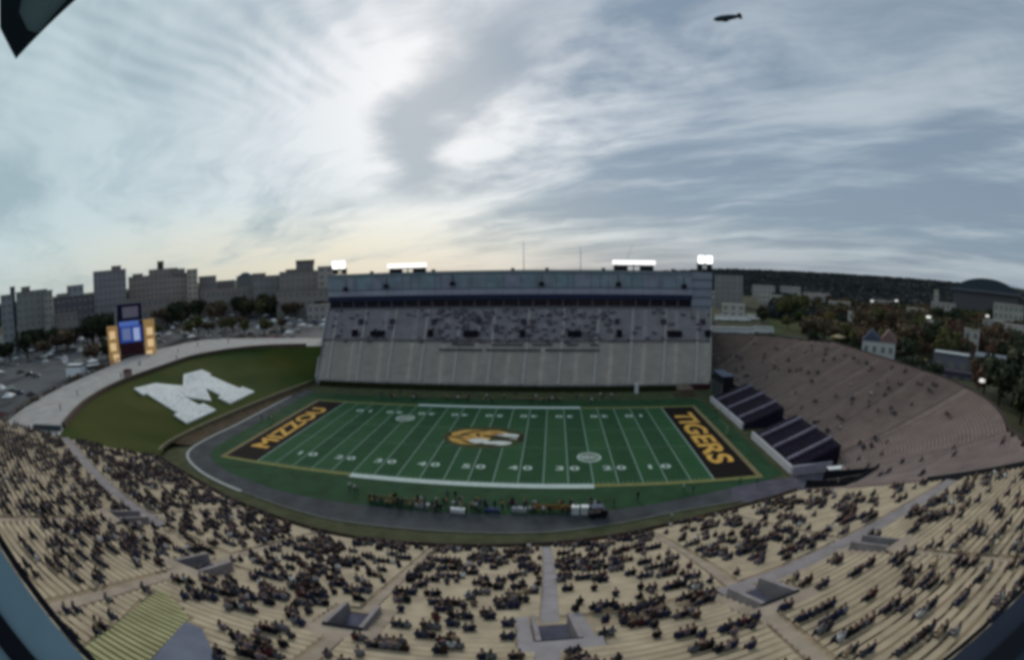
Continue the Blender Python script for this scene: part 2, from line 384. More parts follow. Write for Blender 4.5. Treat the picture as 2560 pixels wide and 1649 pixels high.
flat('emblem_black', [ell(1.7, .7, 2.7, .75, .0630, rot=-.2), ell(8.1, -.1, .8, 2.5, .0632), ell(-4.4, 2.9, 2.4, .55, .0634, rot=.7), ell(-6.4, -.6, 2.1, .5, .0636, rot=-.3), ell(4.8, -1.3, 3.0, .45, .0638, rot=.2),
      ell(-5.2, .9, 1.9, .4, .0640, rot=.2), ell(-3.6, -3.3, 1.9, .45, .0642, rot=-.5), ell(-1.6, 4.4, 1.8, .4, .0644, rot=.35), ell(-1.9, 1.5, .5, 1.1, .0646, rot=.4), ell(1.0, -4.6, 2.6, .35, .0648, rot=.05), ell(2.6, 2.6, 1.7, .3, .0650, rot=-.3), ell(-8.6, 1.6, .4, 1.4, .0652, rot=.2)], m_inkb, field)
for x, y in ((22.86, -11.4), (-22.9, 12.3)):
    flat('conference_roundel', [ell(x, y, 2.5, 2.7, .0670)], m_num, field)
    flat('roundel_centre', [ell(x, y, 2.1, 2.25, .0700)], mat('roundel_fill', (.13, .16, .12), .9, .2), field)
    text('roundel_lettering', 'SEC', 1.7, 3.5, (x, y, .073), 0 if y < 0 else math.pi, m_num, field)

# goal posts
gp_m = mat('yellow_post', (.17, .15, .045), .5, .1)
for s, w in ((-1, 'end zone below the hill'), (1, 'end zone by the dark bleachers')):
    g = thing('goal_post', 'thin yellow goal post behind the '+w, 'goal post', (s*(XE+.9), 0, 0))
    b = MB(); b.tube((s*1.2, 0, 0), (s*1.2, 0, 2.2), .07); b.tube((s*1.2, 0, 2.2), (0, 0, 3.05), .09); b.obj('stanchion', gp_m, g)
    b = MB(); b.tube((0, -2.82, 3.05), (0, 2.82, 3.05), .05); b.obj('crossbar', gp_m, g)
    for t in (-1, 1):
        b = MB(); b.tube((0, t*2.82, 3.05), (0, t*2.82, 12.2), .032); b.obj('upright', gp_m, g)
    b = MB(); b.tube((s*1.2, 0, .02), (s*1.2, 0, 1.9), .38); b.obj('base_pad', mat('pad', (.16, .22, .12), .7, .1), g)

# ------------------------------------------------------------------ hill, M, path (north end)
HB = [(-68, -35), (-70, -31), (-72.7, -26), (-73, -9), (-72, 5), (-70, 25), (-67.2, 40), (-66.5, 46.5)]
HT = [(-75.6, -57.2), (-82, -51), (-94, -36), (-102.5, -17), (-107.2, 10.3), (-108.5, 29.7), (-96, 50), (-70, 58)]
hb = resample(catmull(HB), 49); ht = resample(catmull(HT), 49)
hb[:, :] = hb; ZB, ZT = 1.2, 11.5
def hillpt(i, q):
    p = hb[i]*(1-q)+ht[i]*q; z = ZB+(ZT-ZB)*q
    return (p[0], p[1], z + .25*math.sin(p[0]*.35)*math.sin(p[1]*.27)*math.sin(math.pi*q))
b = MB()
NQ = 24
for k in range(NQ):
    b.strip([hillpt(i, k/NQ) for i in range(49)], [hillpt(i, (k+1)/NQ) for i in range(49)])
hill = b.obj('grass_hill', m_hill, kind='structure')
def hillz(x, y):
    best = None
    for i in range(48):
        for a in (0, .125, .25, .375, .5, .625, .75, .875):
            j = hb[i]*(1-a)+hb[i+1]*a; t = ht[i]*(1-a)+ht[i+1]*a
            d = t-j; q = ((x-j[0])*d[0]+(y-j[1])*d[1])/(d@d); e = math.hypot(x-j[0]-d[0]*q, y-j[1]-d[1]*q)
            if best is None or e < best[0]: best = (e, q)
    return ZB+(ZT-ZB)*min(1, max(0, best[1]))
_M = [(98, -14.6), (98, -5.0), (92.4, 2.2), (98.6, 9.4), (98.6, 19.2), (94.2, 19.2), (94.2, 17.6), (80.8, 17.6), (80.8, 19.4), (76.0, 19.4), (76.0, 5.8), (80.8, 5.8), (80.8, 7.8), (87.4, 7.8),
      (80.6, 2.2), (87.4, -3.4), (80.8, -3.4), (80.8, -1.4), (76.0, -1.4), (76.0, -14.8), (80.8, -14.8), (80.8, -13.0), (93.8, -13.0), (93.8, -14.6)]
MP = []
for (a, c), (a2, c2) in zip(_M, _M[1:]+_M[:1]):          # corners plus points between, so the bed follows the slope
    n = max(1, int(math.hypot(a2-a, c2-c)/2.5))
    MP += [(-(a+(a2-a)*k/n), c+(c2-c)*k/n) for k in range(n)]
def inpoly(x, y, P):
    c = False; j = len(P)-1
    for i in range(len(P)):
        if (P[i][1] > y) != (P[j][1] > y) and x < (P[j][0]-P[i][0])*(y-P[i][1])/(P[j][1]-P[i][1])+P[i][0]: c = not c
        j = i
    return c
letter = thing('stone_letter', 'giant white letter M laid out in painted stones on the grass hill', 'letter')
b = MB(); zz = [hillz(*p) for p in MP]; b.prism(MP, [z-.3 for z in zz], [z+.42 for z in zz]); b.obj('stone_bed', m_stone, letter)
b = MB()
cnt = 0
while cnt < 1500:
    x, y = random.uniform(-99, -76), random.uniform(-14, 19)
    if not all(inpoly(x+dx, y+dy, MP) for dx in (-.45, .45) for dy in (-.45, .45)): continue
    s = random.uniform(.35, .7); b.box((x, y, hillz(x, y)+.34), (s, s*random.uniform(.7, 1.2), s*.4), random.uniform(0, 3), taper=.65); cnt += 1
b.obj('stones', m_stone, letter, kind='stuff')
PI = resample(catmull(HT), 49)
PO = resample(catmull([(-92, -98), (-99, -66), (-110.5, -50), (-122, -29), (-136.5, 7), (-143, 24), (-142, 67), (-112, 76.5), (-70, 78)]), 49)
PI2 = PI.copy(); PI2[0] = (-80, -70)
b = MB(); b.strip([(*p, 11.52) for p in PI], [(*p, 11.52) for p in PO]); path = b.obj('plaza_path', m_path, kind='structure')
b = MB(); b.strip([(*p, 11.5) for p in PO], [(*p, 7.5) for p in PO]); b.obj('embankment', m_wallbrown, kind='structure')
b = MB(); b.bar(sweep([(*p, 11.3) for p in PI[2:47]]), 1.0, 1.25); b.obj('crest_wall', m_wallbrown, label='low dark brown wall curving along the crest of the grass hill', cat='wall')
bedA = [(-67.3, -22), (-67.3, -3), (-66.9, 17), (-66.2, 36), (-65.6, 46)]; bedB = [(-72.7, -25), (-73, -9), (-72, 5), (-70, 25), (-67.0, 46)]
A = resample(catmull(bedA), 40); B_ = resample(catmull(bedB), 40)
b = MB(); b.strip([(*p, .06) for p in A], [(*(p*.4+q*.6), .5) for p, q in zip(A, B_)]); b.strip([(*(p*.4+q*.6), .5) for p, q in zip(A, B_)], [(*q, 1.15) for q in B_]); b.obj('earth_bank', m_brown, kind='structure')
b = MB(); b.bar(sweep([(*p, 1.0) for p in catmull([(-70.6, -32), (-72.4, -27.5), (-73.1, -20), (-73, -9), (-72, 5), (-70, 25), (-68.2, 38), (-67.2, 46)])]), .7, .75)
b.obj('retaining_wall', m_tanwall, label='low tan retaining wall along the foot of the grass hill', cat='wall')
# fence along the outer edge of the path
fen = thing('plaza_fence', 'long dark railing with posts along the outer edge of the pale path', 'fence')
fp = resample(PO[3:44], 60)
for i, p in enumerate(fp):
    b = MB(); b.box((p[0], p[1], 12.3), (.16, .16, 1.6)); b.obj('post', m_wallbrown, fen)
for h in (12.1, 12.55, 13.0):
    b = MB(); b.bar(sweep([(*p, h) for p in fp]), .10, .14); b.obj('rail', m_wallbrown, fen)

# ------------------------------------------------------------------ near grandstand and south bowl
FR = [(-68, -35), (-52, -40.5), (-35, -46), (-17.6, -49.6), (-5, -49.9), (10, -48.6), (22, -46.5), (34, -43), (45, -39.8), (59, -35.8), (67, -32.5), (73, -27), (75.5, -18), (75.5, 0), (75.5, 45), (73.5, 58), (66, 68), (54, 74)]
FC = catmull(FR, 16); FS = np.r_[0, np.cumsum(np.linalg.norm(np.diff(FC, axis=0), axis=1))]
ft = np.gradient(FC, axis=0); ft /= np.linalg.norm(ft, axis=1)[:, None]
for _ in range(6): ft[1:-1] = (ft[:-2]+ft[1:-1]*2+ft[2:])/4
ft /= np.linalg.norm(ft, axis=1)[:, None]
def P(s, d, z=None):
    x = np.interp(s, FS, FC[:, 0]); y = np.interp(s, FS, FC[:, 1]); tx = np.interp(s, FS, ft[:, 0]); ty = np.interp(s, FS, ft[:, 1])
    n = math.hypot(tx, ty); return (x+ty/n*d, y-tx/n*d, 1.5+.42*d if z is None else z)
def side(s):
    tx = np.interp(s, FS, ft[:, 0]); ty = np.interp(s, FS, ft[:, 1]); n = math.hypot(tx, ty); return (ty/n, -tx/n)
def zr(k): return 1.5+.42*.8*k
SEAM, SEND = 129.6, FS[-1]
def lim(s): return float(np.interp(s, [SEAM, 134, 143, SEND-48, SEND-14, SEND], [41, 41, 34.5, 34.5, 26, 25.5]))
def deck(name, s0, s1, rows, m, parent, hole=None):
    S = np.linspace(s0, s1, int((s1-s0)/1.6)+2); b = MB()
    for k in range(rows):
        for a, c in zip(S, S[1:]):
            if hole and hole((a+c)/2, (k+.5)*.8): continue
            b.face([P(a, k*.8, zr(k)), P(a, k*.8+.8, zr(k)), P(c, k*.8+.8, zr(k)), P(c, k*.8, zr(k))])
            b.face([P(a, k*.8+.8, zr(k)), P(a, k*.8+.8, zr(k+1)), P(c, k*.8+.8, zr(k+1)), P(c, k*.8+.8, zr(k))])
    return b.obj(name, m, parent)
AIS = [0.3, 10, 23, 37, 53, 70, 85, 99.8, 113, 130.3]
def asl(s0, d): return s0 if s0 in (0.3, 130.3) else s0-max(-.25, min(.25, (s0-70)*.0075))*d   # aisles run square to the pitch
def cross(s): return 21.5 if s < 46.5 else (29.6 if s > 91.5 else -9)
PORT = [44.3, 56.8, 70, 81.7, 93, 104]
PORTD = {44.3: 23.8, 56.8: 25.5, 70: 29.2, 81.7: 30.3, 93: 31.5, 104: 32.5}
def in_portal(s, d, g=0.):
    for p in PORT:
        if abs(s-p) < (.95+g) and PORTD[p]-g < d < PORTD[p]+3.9+g: return True
    return False
near = thing('near_grandstand', 'large curved grandstand of tan benches in the foreground, dotted with spectators', 'grandstand')
NR = 68
def yl(d): return 59.0+(d-36)*.34
def yr(d): return min(62.8+(d-38.3)*.37, 59.6+(d-36)*1.4)
YEL = lambda s, d: d > 36 and yl(d)-.3 < s < yr(d)+.2
SLT = lambda s, d: d > 38.6 and yr(d) <= s < yr(d)+1+(d-38.6)*.55
deck('seating_deck', 0, SEAM, NR, m_deck_near, near, lambda s, d: in_portal(s, d))
# front wall, end wall
b = MB(); b.strip([P(s, 0, 1.5) for s in np.linspace(0, SEAM, 80)], [P(s, 0, -.1) for s in np.linspace(0, SEAM, 80)]); b.obj('front_wall', m_wallbrown, near)
b = MB(); b.face([P(0, 0, -.1), P(0, 54, -.1), P(0, 54, 24.2), P(0, 0, 1.5)]); b.obj('end_wall', m_conc, near)
b = MB(); b.bar([(P(s, .15, 1.5), side(s)) for s in np.linspace(0, SEAM, 90)], .14, .95); b.obj('front_rail', m_wallbrown, near)
# benches: one object per row and section for the nearest, the rest joined
bl = []
for k in range(1, NR):
    for a0, a1 in zip(AIS, AIS[1:]):
        d = k*.8+.42; cm = cross((a0+a1)/2)
        if cm-.6 < d < cm+2.6: continue
        run = []; cur = []; b0, b1 = asl(a0, d)+.62, asl(a1, d)-.62
        if b1-b0 < 1.5: continue
        fine = np.linspace(b0, b1, 49)
        for s in fine:
            bad = in_portal(s, d, 1.1) or YEL(s, d) or SLT(s, d)
            if bad:
                if len(cur) > 3: run.append(cur)
                cur = []
            else: cur.append(s)
        if len(cur) > 3: run.append(cur)
        for c in run:
            ss_ = np.linspace(c[0], c[-1], max(2, int(len(c)/7)+1))
            q = P(ss_[len(ss_)//2], d, zr(k))
            bl.append((math.dist(q, CAM), k, ss_, d))
bl.sort(key=lambda t: t[0]); rest = MB()
for i, (dist, k, ss_, d) in enumerate(bl):
    if 10 < dist and i < 290:
        b = MB(); b.bar([(P(s, d, zr(k)+.40), side(s)) for s in ss_], .44, .06); b.obj('bench', m_bench, near)
    else: rest.bar([(P(s, d, zr(k)+.40), side(s)) for s in ss_], .44, .06)
rest.obj('bench_rows', m_bench, near, kind='stuff')
# gold seat block
b = MB(); d = 36.3
while d < 52:
    z = 1.5+.42*d+.42; a, c = yl(d), yr(d); S = (a, a*.66+c*.34, a*.34+c*.66, c)
    b.bar([(P(q, d, z), side(q)) for q in S], .36, .07); b.bar([(P(q, d+.18, z+.06), side(q)) for q in S], .06, .20); d += .55
b.obj('gold_seat_block', m_bench_g, near, label='narrow block of yellowish seat rows beside the slate platform')
# slate platform
b = MB(); pp = [P(yr(39), 39), P(yr(39)+1.2, 39), P(yr(50)+7, 50), P(yr(50), 50)]
b.prism([q[:2] for q in pp], 15, [q[2]+.55 for q in pp]); b.obj('camera_platform', m_slate, near)
# cross aisle
for sa_, sb2 in ((0, 46), (92, SEAM)):
    b = MB(); S = np.linspace(sa_, sb2, 40)
    A = [P(s, cross(s)-.2, 1.5+.42*(cross(s)-.2)+.35) for s in S]; Bq = [P(s, cross(s)+2.0, 1.5+.42*(cross(s)-.2)+.80) for s in S]
    b.strip(A, Bq); b.strip([(p[0], p[1], p[2]-1.2) for p in A], A); b.strip(Bq, [(p[0], p[1], p[2]-1.2) for p in Bq]); b.obj('cross_aisle', m_aisle, near)
# radial stair aisles
for s in AIS[1:-1]:
    st = MB(); w_ = .55 if s == 85 else .34
    def flush():
        global st
        if st.f: st.obj('stair_aisle', m_grey if s == 85 else m_stairtan, near)
        st = MB()
    for k in range(0, NR-1):
        d = k*.8; cm = cross(s)
        s_ = asl(s, d)
        if in_portal(s_, d+.4, .8) or SLT(s_, d) or YEL(s_, d) or cm-.9 < d < cm+2.0: flush(); continue
        for h in (0, 1):
            a = d+.4*h; z = zr(k)+.168*(h+1)*.98
            pp = [P(s_-w_, a+.02), P(s_+w_, a+.02), P(s_+w_, a+.42), P(s_-w_, a+.42)]
            st.prism([q[:2] for q in pp], z-.3, z)
    flush()
# portals
for p in PORT:
    d0 = PORTD[p]; d1 = d0+3.9; zf = 1.5+.42*d0+.05
    po = link('portal', None, near)
    b = MB(); b.prism([P(p-1.0, d0)[:2], P(p+1.0, d0)[:2], P(p+1.0, d1)[:2], P(p-1.0, d1)[:2]], zf-.3, zf); b.obj('portal_floor', mat('portal_floor_paint', (.085, .088, .125), .8, .3, 1), po)
    for q in (-1.03, 1.08):
        b = MB(); b.prism([P(p+q-.13, d0-.3)[:2], P(p+q+.13, d0-.3)[:2], P(p+q+.13, d1)[:2], P(p+q-.13, d1)[:2]], zf-.4, [1.5+.42*d0+.9]*2+[1.5+.42*d1+.7]*2)
        b.obj('portal_wall', m_aisle, po)
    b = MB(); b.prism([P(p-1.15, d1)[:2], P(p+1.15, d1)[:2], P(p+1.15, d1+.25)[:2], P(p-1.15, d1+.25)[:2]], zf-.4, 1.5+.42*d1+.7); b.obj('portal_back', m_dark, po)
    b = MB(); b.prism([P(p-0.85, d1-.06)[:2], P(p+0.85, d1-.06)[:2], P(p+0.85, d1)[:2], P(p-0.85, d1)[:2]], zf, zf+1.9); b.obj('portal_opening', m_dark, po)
    for q in ((-1.62, 1.62) if p in (81.7, 70, 93) else (-1.62,)):
        st = MB()
        for k in range(int(d0/.8)-1, int((d1+2.4)/.8)):
            z = zr(k)+.3; pp = [P(p+q-.4, k*.8), P(p+q+.4, k*.8), P(p+q+.4, k*.8+.8), P(p+q-.4, k*.8+.8)]
            st.prism([w[:2] for w in pp], z-.4, z)
        st.obj('side_stair', m_grey if p == 81.7 else m_stairtan, po)
    b = MB(); b.bar([(P(s, d1+1.2, zr(int((d1+1.2)/.8))+.3), side(s)) for s in (p-2.1, p, p+2.1)], 1.9, .1); b.obj('portal_landing', m_grey if p == 81.7 else m_stairtan, po)
# south bowl
south = thing('south_bowl', 'wide curved bowl of weathered brown grey benches behind the right end zone', 'grandstand')
SR = 52
TUN = lambda s, d: 133.5 < s < 139.5 and d < 9.5
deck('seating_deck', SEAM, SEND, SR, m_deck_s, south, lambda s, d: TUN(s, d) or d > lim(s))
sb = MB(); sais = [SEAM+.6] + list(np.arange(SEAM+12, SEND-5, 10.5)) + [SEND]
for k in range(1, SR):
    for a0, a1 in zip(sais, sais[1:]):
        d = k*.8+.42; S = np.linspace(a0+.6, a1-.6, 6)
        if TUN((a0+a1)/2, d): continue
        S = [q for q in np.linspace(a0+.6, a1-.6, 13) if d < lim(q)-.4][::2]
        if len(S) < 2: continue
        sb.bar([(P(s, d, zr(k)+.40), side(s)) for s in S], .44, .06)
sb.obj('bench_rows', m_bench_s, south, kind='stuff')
for s in sais[1:-1]:
    st = MB()
    for k in range(0, int(lim(s)/.8)):
        pp = [P(s-.5, k*.8+.02), P(s+.5, k*.8+.02), P(s+.5, k*.8+.8), P(s-.5, k*.8+.8)]; st.prism([q[:2] for q in pp], zr(k)-.1, zr(k)+.16)
    st.obj('stair_aisle', mat('south_stair', (.18, .148, .137), .9, .2, .5), south)
b = MB(); S = np.linspace(SEAM, SEND, 90); rim = [P(s, lim(s)+.3, 1.5+.42*lim(s)+.1) for s in S]
b.strip(rim, [(p[0], p[1], 6) for p in rim]); b.bar([((p[0], p[1], p[2]-.2), side(s)) for p, s in zip(rim, S)], .35, .55); b.obj('rim_wall', mat('rim_wall_paint', (.05, .042, .04), .9, .2), south)
b = MB(); b.strip([P(s, 0, 1.5) for s in S], [P(s, 0, -.1) for s in S]); b.obj('front_wall', m_black, south)
b = MB(); z1 = zr(SR)+.3
b.face([P(SEAM, 41, 6), P(SEAM, NR*.8, 6), P(SEAM, NR*.8, 1.5+.42*NR*.8+.6), P(SEAM, 41, 1.5+.42*41+.6)]); b.obj('end_wall', m_deck_s, near)
b = MB(); b.bar([(P(SEAM-.2, d), side(SEAM-.2)[::-1]) for d in np.linspace(26, 54, 12)], .12, 1.0); b.obj('end_rail', mat('dark_rail', (.03, .032, .04), .7, .1), near)
tn = link('tunnel', None, south)
b = MB(); b.prism([P(133.5, 0)[:2], P(139.5, 0)[:2], P(139.5, 9.5)[:2], P(133.5, 9.5)[:2]], .02, .05); b.obj('tunnel_floor', m_dark, tn)
for s in (133.4, 139.6):
    b = MB(); b.prism([P(s-.15, -1)[:2], P(s+.15, -1)[:2], P(s+.15, 9.5)[:2], P(s-.15, 9.5)[:2]], 0, [2.6, 2.6, 6.2, 6.2]); b.obj('tunnel_wall', m_black, tn)
b = MB(); b.prism([P(133.3, 9.5)[:2], P(139.7, 9.5)[:2], P(139.7, 9.8)[:2], P(133.3, 9.8)[:2]], 0, 6.4); b.obj('tunnel_back', m_dark, tn)
sheet('corner_apron', [(46, -34.5), (48, -28.4), (57, -27), (64, -27), (74.6, -24), (72.4, -28), (66, -33), (59, -36)], .016, mat('apron_paving', (.088, .083, .108), .9, .25, .4))

# ------------------------------------------------------------------ far grandstand
far = thing('far_grandstand', 'big straight two tier grandstand with glassed suites and grey upper facade across the field', 'grandstand')
Y0, YB, Y2 = 45.0, 63.0, 80.0
def hw(y, s):
    t = (y-Y0)/35.; return (-66.2-10.8*t) if s < 0 else (66.6+11.0*t)
def fz(y): return 1.7+(y-Y0)*.6166
def fdeck(name, ya, yb, m, bm):
    b = MB(); n = int(round((yb-ya)/.85)); bb = MB()
    for k in range(n):
        y, yy = ya+(yb-ya)*k/n, ya+(yb-ya)*(k+1)/n; z, zz = fz(y), fz(yy)
        b.face([(hw(y, -1), y, z), (hw(y, 1), y, z), (hw(yy, 1), yy, z), (hw(yy, -1), yy, z)])
        b.face([(hw(yy, -1), yy, z), (hw(yy, 1), yy, z), (hw(yy, 1), yy, zz), (hw(yy, -1), yy, zz)])
        xs = np.linspace(hw(y, -1)+1, hw(y, 1)-1, 13)
        for a, c in zip(xs, xs[1:]): bb.box(((a+c)/2, y+.4, z+.42), (c-a-1.1, .42, .06))
    t = b.obj(name, m, far); o = bb.obj('bench_rows', bm, t, kind='stuff')
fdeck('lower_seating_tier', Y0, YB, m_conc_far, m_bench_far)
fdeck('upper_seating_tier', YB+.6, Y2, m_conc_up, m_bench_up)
b = MB(); b.box((.2, YB+.3, fz(YB)), (hw(YB, 1)-hw(YB, -1)-.1, .62, 1.1)); b.obj('mid_walkway', mat('mid_walkway_paint', (.14, .135, .145), .9, .2), far)
b = MB(); b.box((.2, Y0-.1, .85), (hw(Y0, 1)-hw(Y0, -1), .25, 1.9)); b.obj('front_wall', m_conc, far)
for s in (-1, 1):
    b = MB(); yy = [Y0, YB, Y2]; e = .55*s
    for ya, yb in zip(yy, yy[1:]):
        A = [(hw(ya, s), ya), (hw(yb, s), yb), (hw(yb, s)+e, yb), (hw(ya, s)+e, ya)]
        b.prism(A, [0, 0, 0, 0], [fz(ya)+1.0, fz(yb)+1.0, fz(yb)+1.0, fz(ya)+1.0])
    b.obj('end_wall', mat('end_wall_concrete', (.30, .295, .285), .9, .15, .5), far)
# vomitories: wide mouths in a lower row, narrow ones above
zv = fz(65.4)
for x in (-48.5, -13.7, 22.4, 58):
    x *= 1.02
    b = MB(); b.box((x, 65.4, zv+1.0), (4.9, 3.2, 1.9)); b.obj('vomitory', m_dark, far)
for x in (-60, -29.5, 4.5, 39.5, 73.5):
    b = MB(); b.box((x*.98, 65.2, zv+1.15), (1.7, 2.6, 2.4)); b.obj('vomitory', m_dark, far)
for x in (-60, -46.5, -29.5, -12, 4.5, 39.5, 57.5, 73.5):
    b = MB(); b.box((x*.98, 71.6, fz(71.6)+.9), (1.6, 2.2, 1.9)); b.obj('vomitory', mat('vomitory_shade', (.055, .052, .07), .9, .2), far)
for y, segs in ((58.2, ((-24, -9), (-7.5, 11), (12.5, 31))), (60.6, ((-20, -12), (-6, 5), (8, 15), (20, 24), (28, 31)))):
    for a, c in segs:
        b = MB(); b.box(((a+c)/2, y, fz(y)+.7), (c-a, .25, .75)); b.obj('box_rail', mat('box_rail_paint', (.10, .098, .10), .8, .2), far)
b = MB(); b.box((.2, Y2+.1, 11), (hw(Y2, 1)-hw(Y2, -1), .3, 22.5)); b.obj('back_wall', m_conc, far)
# stair lines
for x in np.linspace(-62, 62, 12):
    b = MB(); t = x/66.4
    pp = [(t*66.4-.5, Y0+.3), (t*66.4+.5, Y0+.3), (t*77.4+.5, Y2-.5), (t*77.4-.5, Y2-.5)]
    b.prism(pp, [fz(p[1])-.25 for p in pp], [fz(p[1])+.12 for p in pp]); b.obj('stair_aisle', mat('far_stair', (.36, .33, .32), .9, .15), far)
# suites
ZS0, ZS1, ZF = fz(Y2), 28.6, 37.35
WL, WR = -76.5, 69.5
b = MB(); b.box(((WL+WR)/2, 92, (ZS0+ZF)/2-.6), (WR-WL, 23.4, ZF-ZS0+1.0)); b.obj('suite_block', m_fascia, far)
n = 26; bw = (WR-WL)/n
rr = random.Random(4)
for k in range(n):
    b = MB(); xc = WL+bw*(k+.5); b.box((xc, 80.22, 25.0), (bw-1.0, .12, 2.7)); b.obj('suite_window', m_glass, far)
    if k: 
        b = MB(); b.box((WL+bw*k, 80.15, 24.9), (.75, .5, 3.2)); b.obj('suite_post', mat('suite_post_paint', (.075+.05*rr.random(), .072, .095), .7, .15), far)
b = MB(); b.box(((WL+WR)/2, 79.9, 23.5), (WR-WL, .9, .8)); b.obj('suite_parapet', mat('parapet_paint', (.12, .115, .14), .8, .2), far)
b = MB(); b.box(((WL+WR)/2, 79.7, 27.5), (WR-WL, 1.4, 1.9)); b.obj('navy_fascia', m_fascia, far)
# upper facade of panels
FPAN = [mat('facade_panel_%s' % n_, c, .55, .2, .25) for n_, c in (('slate', (.215, .255, .305)), ('mauve', (.235, .25, .31)), ('teal', (.20, .255, .295)), ('grey', (.235, .265, .31)))]
n = 22; pw = (WR-WL)/n
for k in range(n):
    xc = WL+pw*(k+.5)
    b = MB(); b.box((xc, 79.6, 33.85), (pw-.14, 1.0, 5.9)); b.obj('facade_panel', FPAN[k*7 % 4], far)
    b = MB(); b.box((xc, 79.4, 29.6), (pw-.1, 1.2, 2.2)); b.obj('facade_panel', m_steelblue2, far)
b = MB(); b.box(((WL+WR)/2, 79.45, 30.85), (WR-WL, 1.1, .28)); b.obj('facade_ledge', m_fascia, far)
b = MB(); b.box(((WL+WR)/2, 79.5, 36.95), (WR-WL+.4, 1.5, .85)); b.obj('roof_edge', mat('roof_edge_paint', (.16, .205, .245), .6, .1), far)
for k in range(1, 12):
    x = WL+(WR-WL)*k/12; b = MB(); b.box((x, 79.0, 33.9), (.35, .35, 6.0)); b.obj('facade_pilaster', mat('pilaster_paint', (.19, .225, .265), .6, .1), far)
for x, z in ((-68, 31.6), (-50, 32.4), (-23, 32.8), (11, 32.4), (40, 32.3), (66, 31.9)):
    b = MB(); b.box((x, 78.2, z), (2.2, 1.0, 1.6), taper=.7); b.tube((x, 78.3, z+.8), (x, 79.4, 36.6), .12); b.obj('loudspeaker', m_black, far)
for x in (-57, -31, 0, 13, 34.5, 62):
    b = MB(); b.box((x, 80.6, 37.9), (1.3, 1.0, 1.1)); b.obj('roof_unit', mat('roof_unit_paint', (.075, .09, .11), .6, .1), far)
# right stair tower
b = MB(); b.box((73.9, 90, 18.6), (8.6, 20.6, 37.4)); b.obj('stair_tower', mat('tower_paint', (.235, .255, .31), .6, .1, .2), far)
for z in (24.0, 27.6, 31.0, 34.4):
    b = MB(); b.box((73.9, 79.62, z), (8.4, .16, .45)); b.obj('tower_ledge', mat('tower_ledge_paint', (.08, .09, .12), .6, .1), far)
# light banks on the roof
for x, w, zz, big, where in ((-72.7, 6.6, 40.6, 1, 'at the left end of the far stand roof'), (-42.4, 16.6, 39.9, 0, 'on the left half of the far stand roof'),
                             (46.7, 17.2, 40.3, 0, 'on the right half of the far stand roof'), (76.0, 6.8, 41.4, 1, 'at the right end of the far stand roof')):
    g = thing('floodlight_bank', ('small glaring' if big else 'long pale')+' floodlight bank '+where, 'floodlight', (x, 82, 37.3))
    h = zz-37.3
    b = MB()
    b.box((-w*.3, 1.2, h-1.75), (w*.32, 1.2, 2.1)); b.box((w*.3, 1.2, h-1.75), (w*.32, 1.2, 2.1)); b.box((0, 1.3, h-.9), (w*.5, .6, .4)); b.tube((0, 1.3, 0), (0, 1.3, h), .25)
    for s in (-.4, .4): b.tube((w*s, 1.3, -.6), (w*s, 1.3, h), .18)
    b.obj('rack', m_black, g)
    nx = 2 if big else 10; ny = 1 if big else 2; hh = 3.1 if big else 1.75
    for i in range(nx):
        for j in range(ny):
            b = MB(); c = (w*((i+.5)/nx-.5), 0, h+(hh/ny)*(j+.5)-.5); b.box(c, (w/nx-(.9 if big else .22), .55, hh/ny-.12)); b.obj('lamp', m_lamp if big else m_lamp2, g)
for x, h, nm in ((4.0, 12, 'left'), (26, 9.5, 'right')):
    b = MB(); b.tube((x, 84, 37), (x, 84, 37+h), .16, .07); b.obj('mast', m_steelblue, label=f'thin grey mast on the far stand roof, {nm} one of the two', cat='mast')
b = MB(); b.tube((44, 84, 41.5), (46.5, 84, 47.5), .10, .05); b.obj('antenna', m_steelblue, label='thin leaning antenna above the right long floodlight bank', cat='antenna')

# ------------------------------------------------------------------ pieces round the pitch
def leafbox(b, x0, x1, y0, y1, z0, z1, n, s):
    for _ in range(n):
        c = Vector((random.uniform(x0, x1), random.uniform(y0, y1), random.uniform(z0, z1)))
        a = Vector((random.gauss(0, 1), random.gauss(0, 1), random.gauss(0, 1))).normalized(); t = a.orthogonal().normalized()*s; w = a.cross(t)
        b.face([c-t-w*.6, c+t-w*.6, c+t+w*.6, c-t+w*.6])
hedge = thing('hedge', 'long dark clipped hedge along the foot of the far grandstand', 'hedge')
b = MB(); b.box((-4.5, 43.6, .75), (119, 1.6, 1.5)); leafbox(b, -64, 55, 42.7, 44.4, .1, 1.75, 1500, .22); b.obj('foliage', m_hedge, hedge)
b = MB(); b.box((61.3, 43.8, .9), (10.5, .5, 1.8)); b.obj('end_wall_panel', m_maroon, label='maroon wall panel at the right end of the dark hedge', cat='wall')
for x, w, lab in ((-13.5, 9.5, 'olive covered team bench on the far sideline, left one'), (-25, 6, 'dull tan covered team bench at the far left of the far sideline'), (8.5, 10, 'olive covered team bench on the far sideline, middle one'), (15.8, 4.5, 'short tan team bench on the far sideline, right one')):
    t = thing('team_bench', lab, 'bench', (x, 33.2, .02), 0, 'team benches on the far sideline')
    b = MB(); b.box((0, 0, .45), (w, .5, .08)); b.obj('seat', m_tanwall, t)
    b = MB(); b.box((0, .3, .8), (w, .08, .7)); b.obj('backrest', mat('olive_cover', (.14, .135, .07), .9, .2), t)
    for s in (-.45, 0, .45):
        b = MB(); b.box((w*s, 0, .2), (.08, .45, .4)); b.obj('leg', m_black, t)
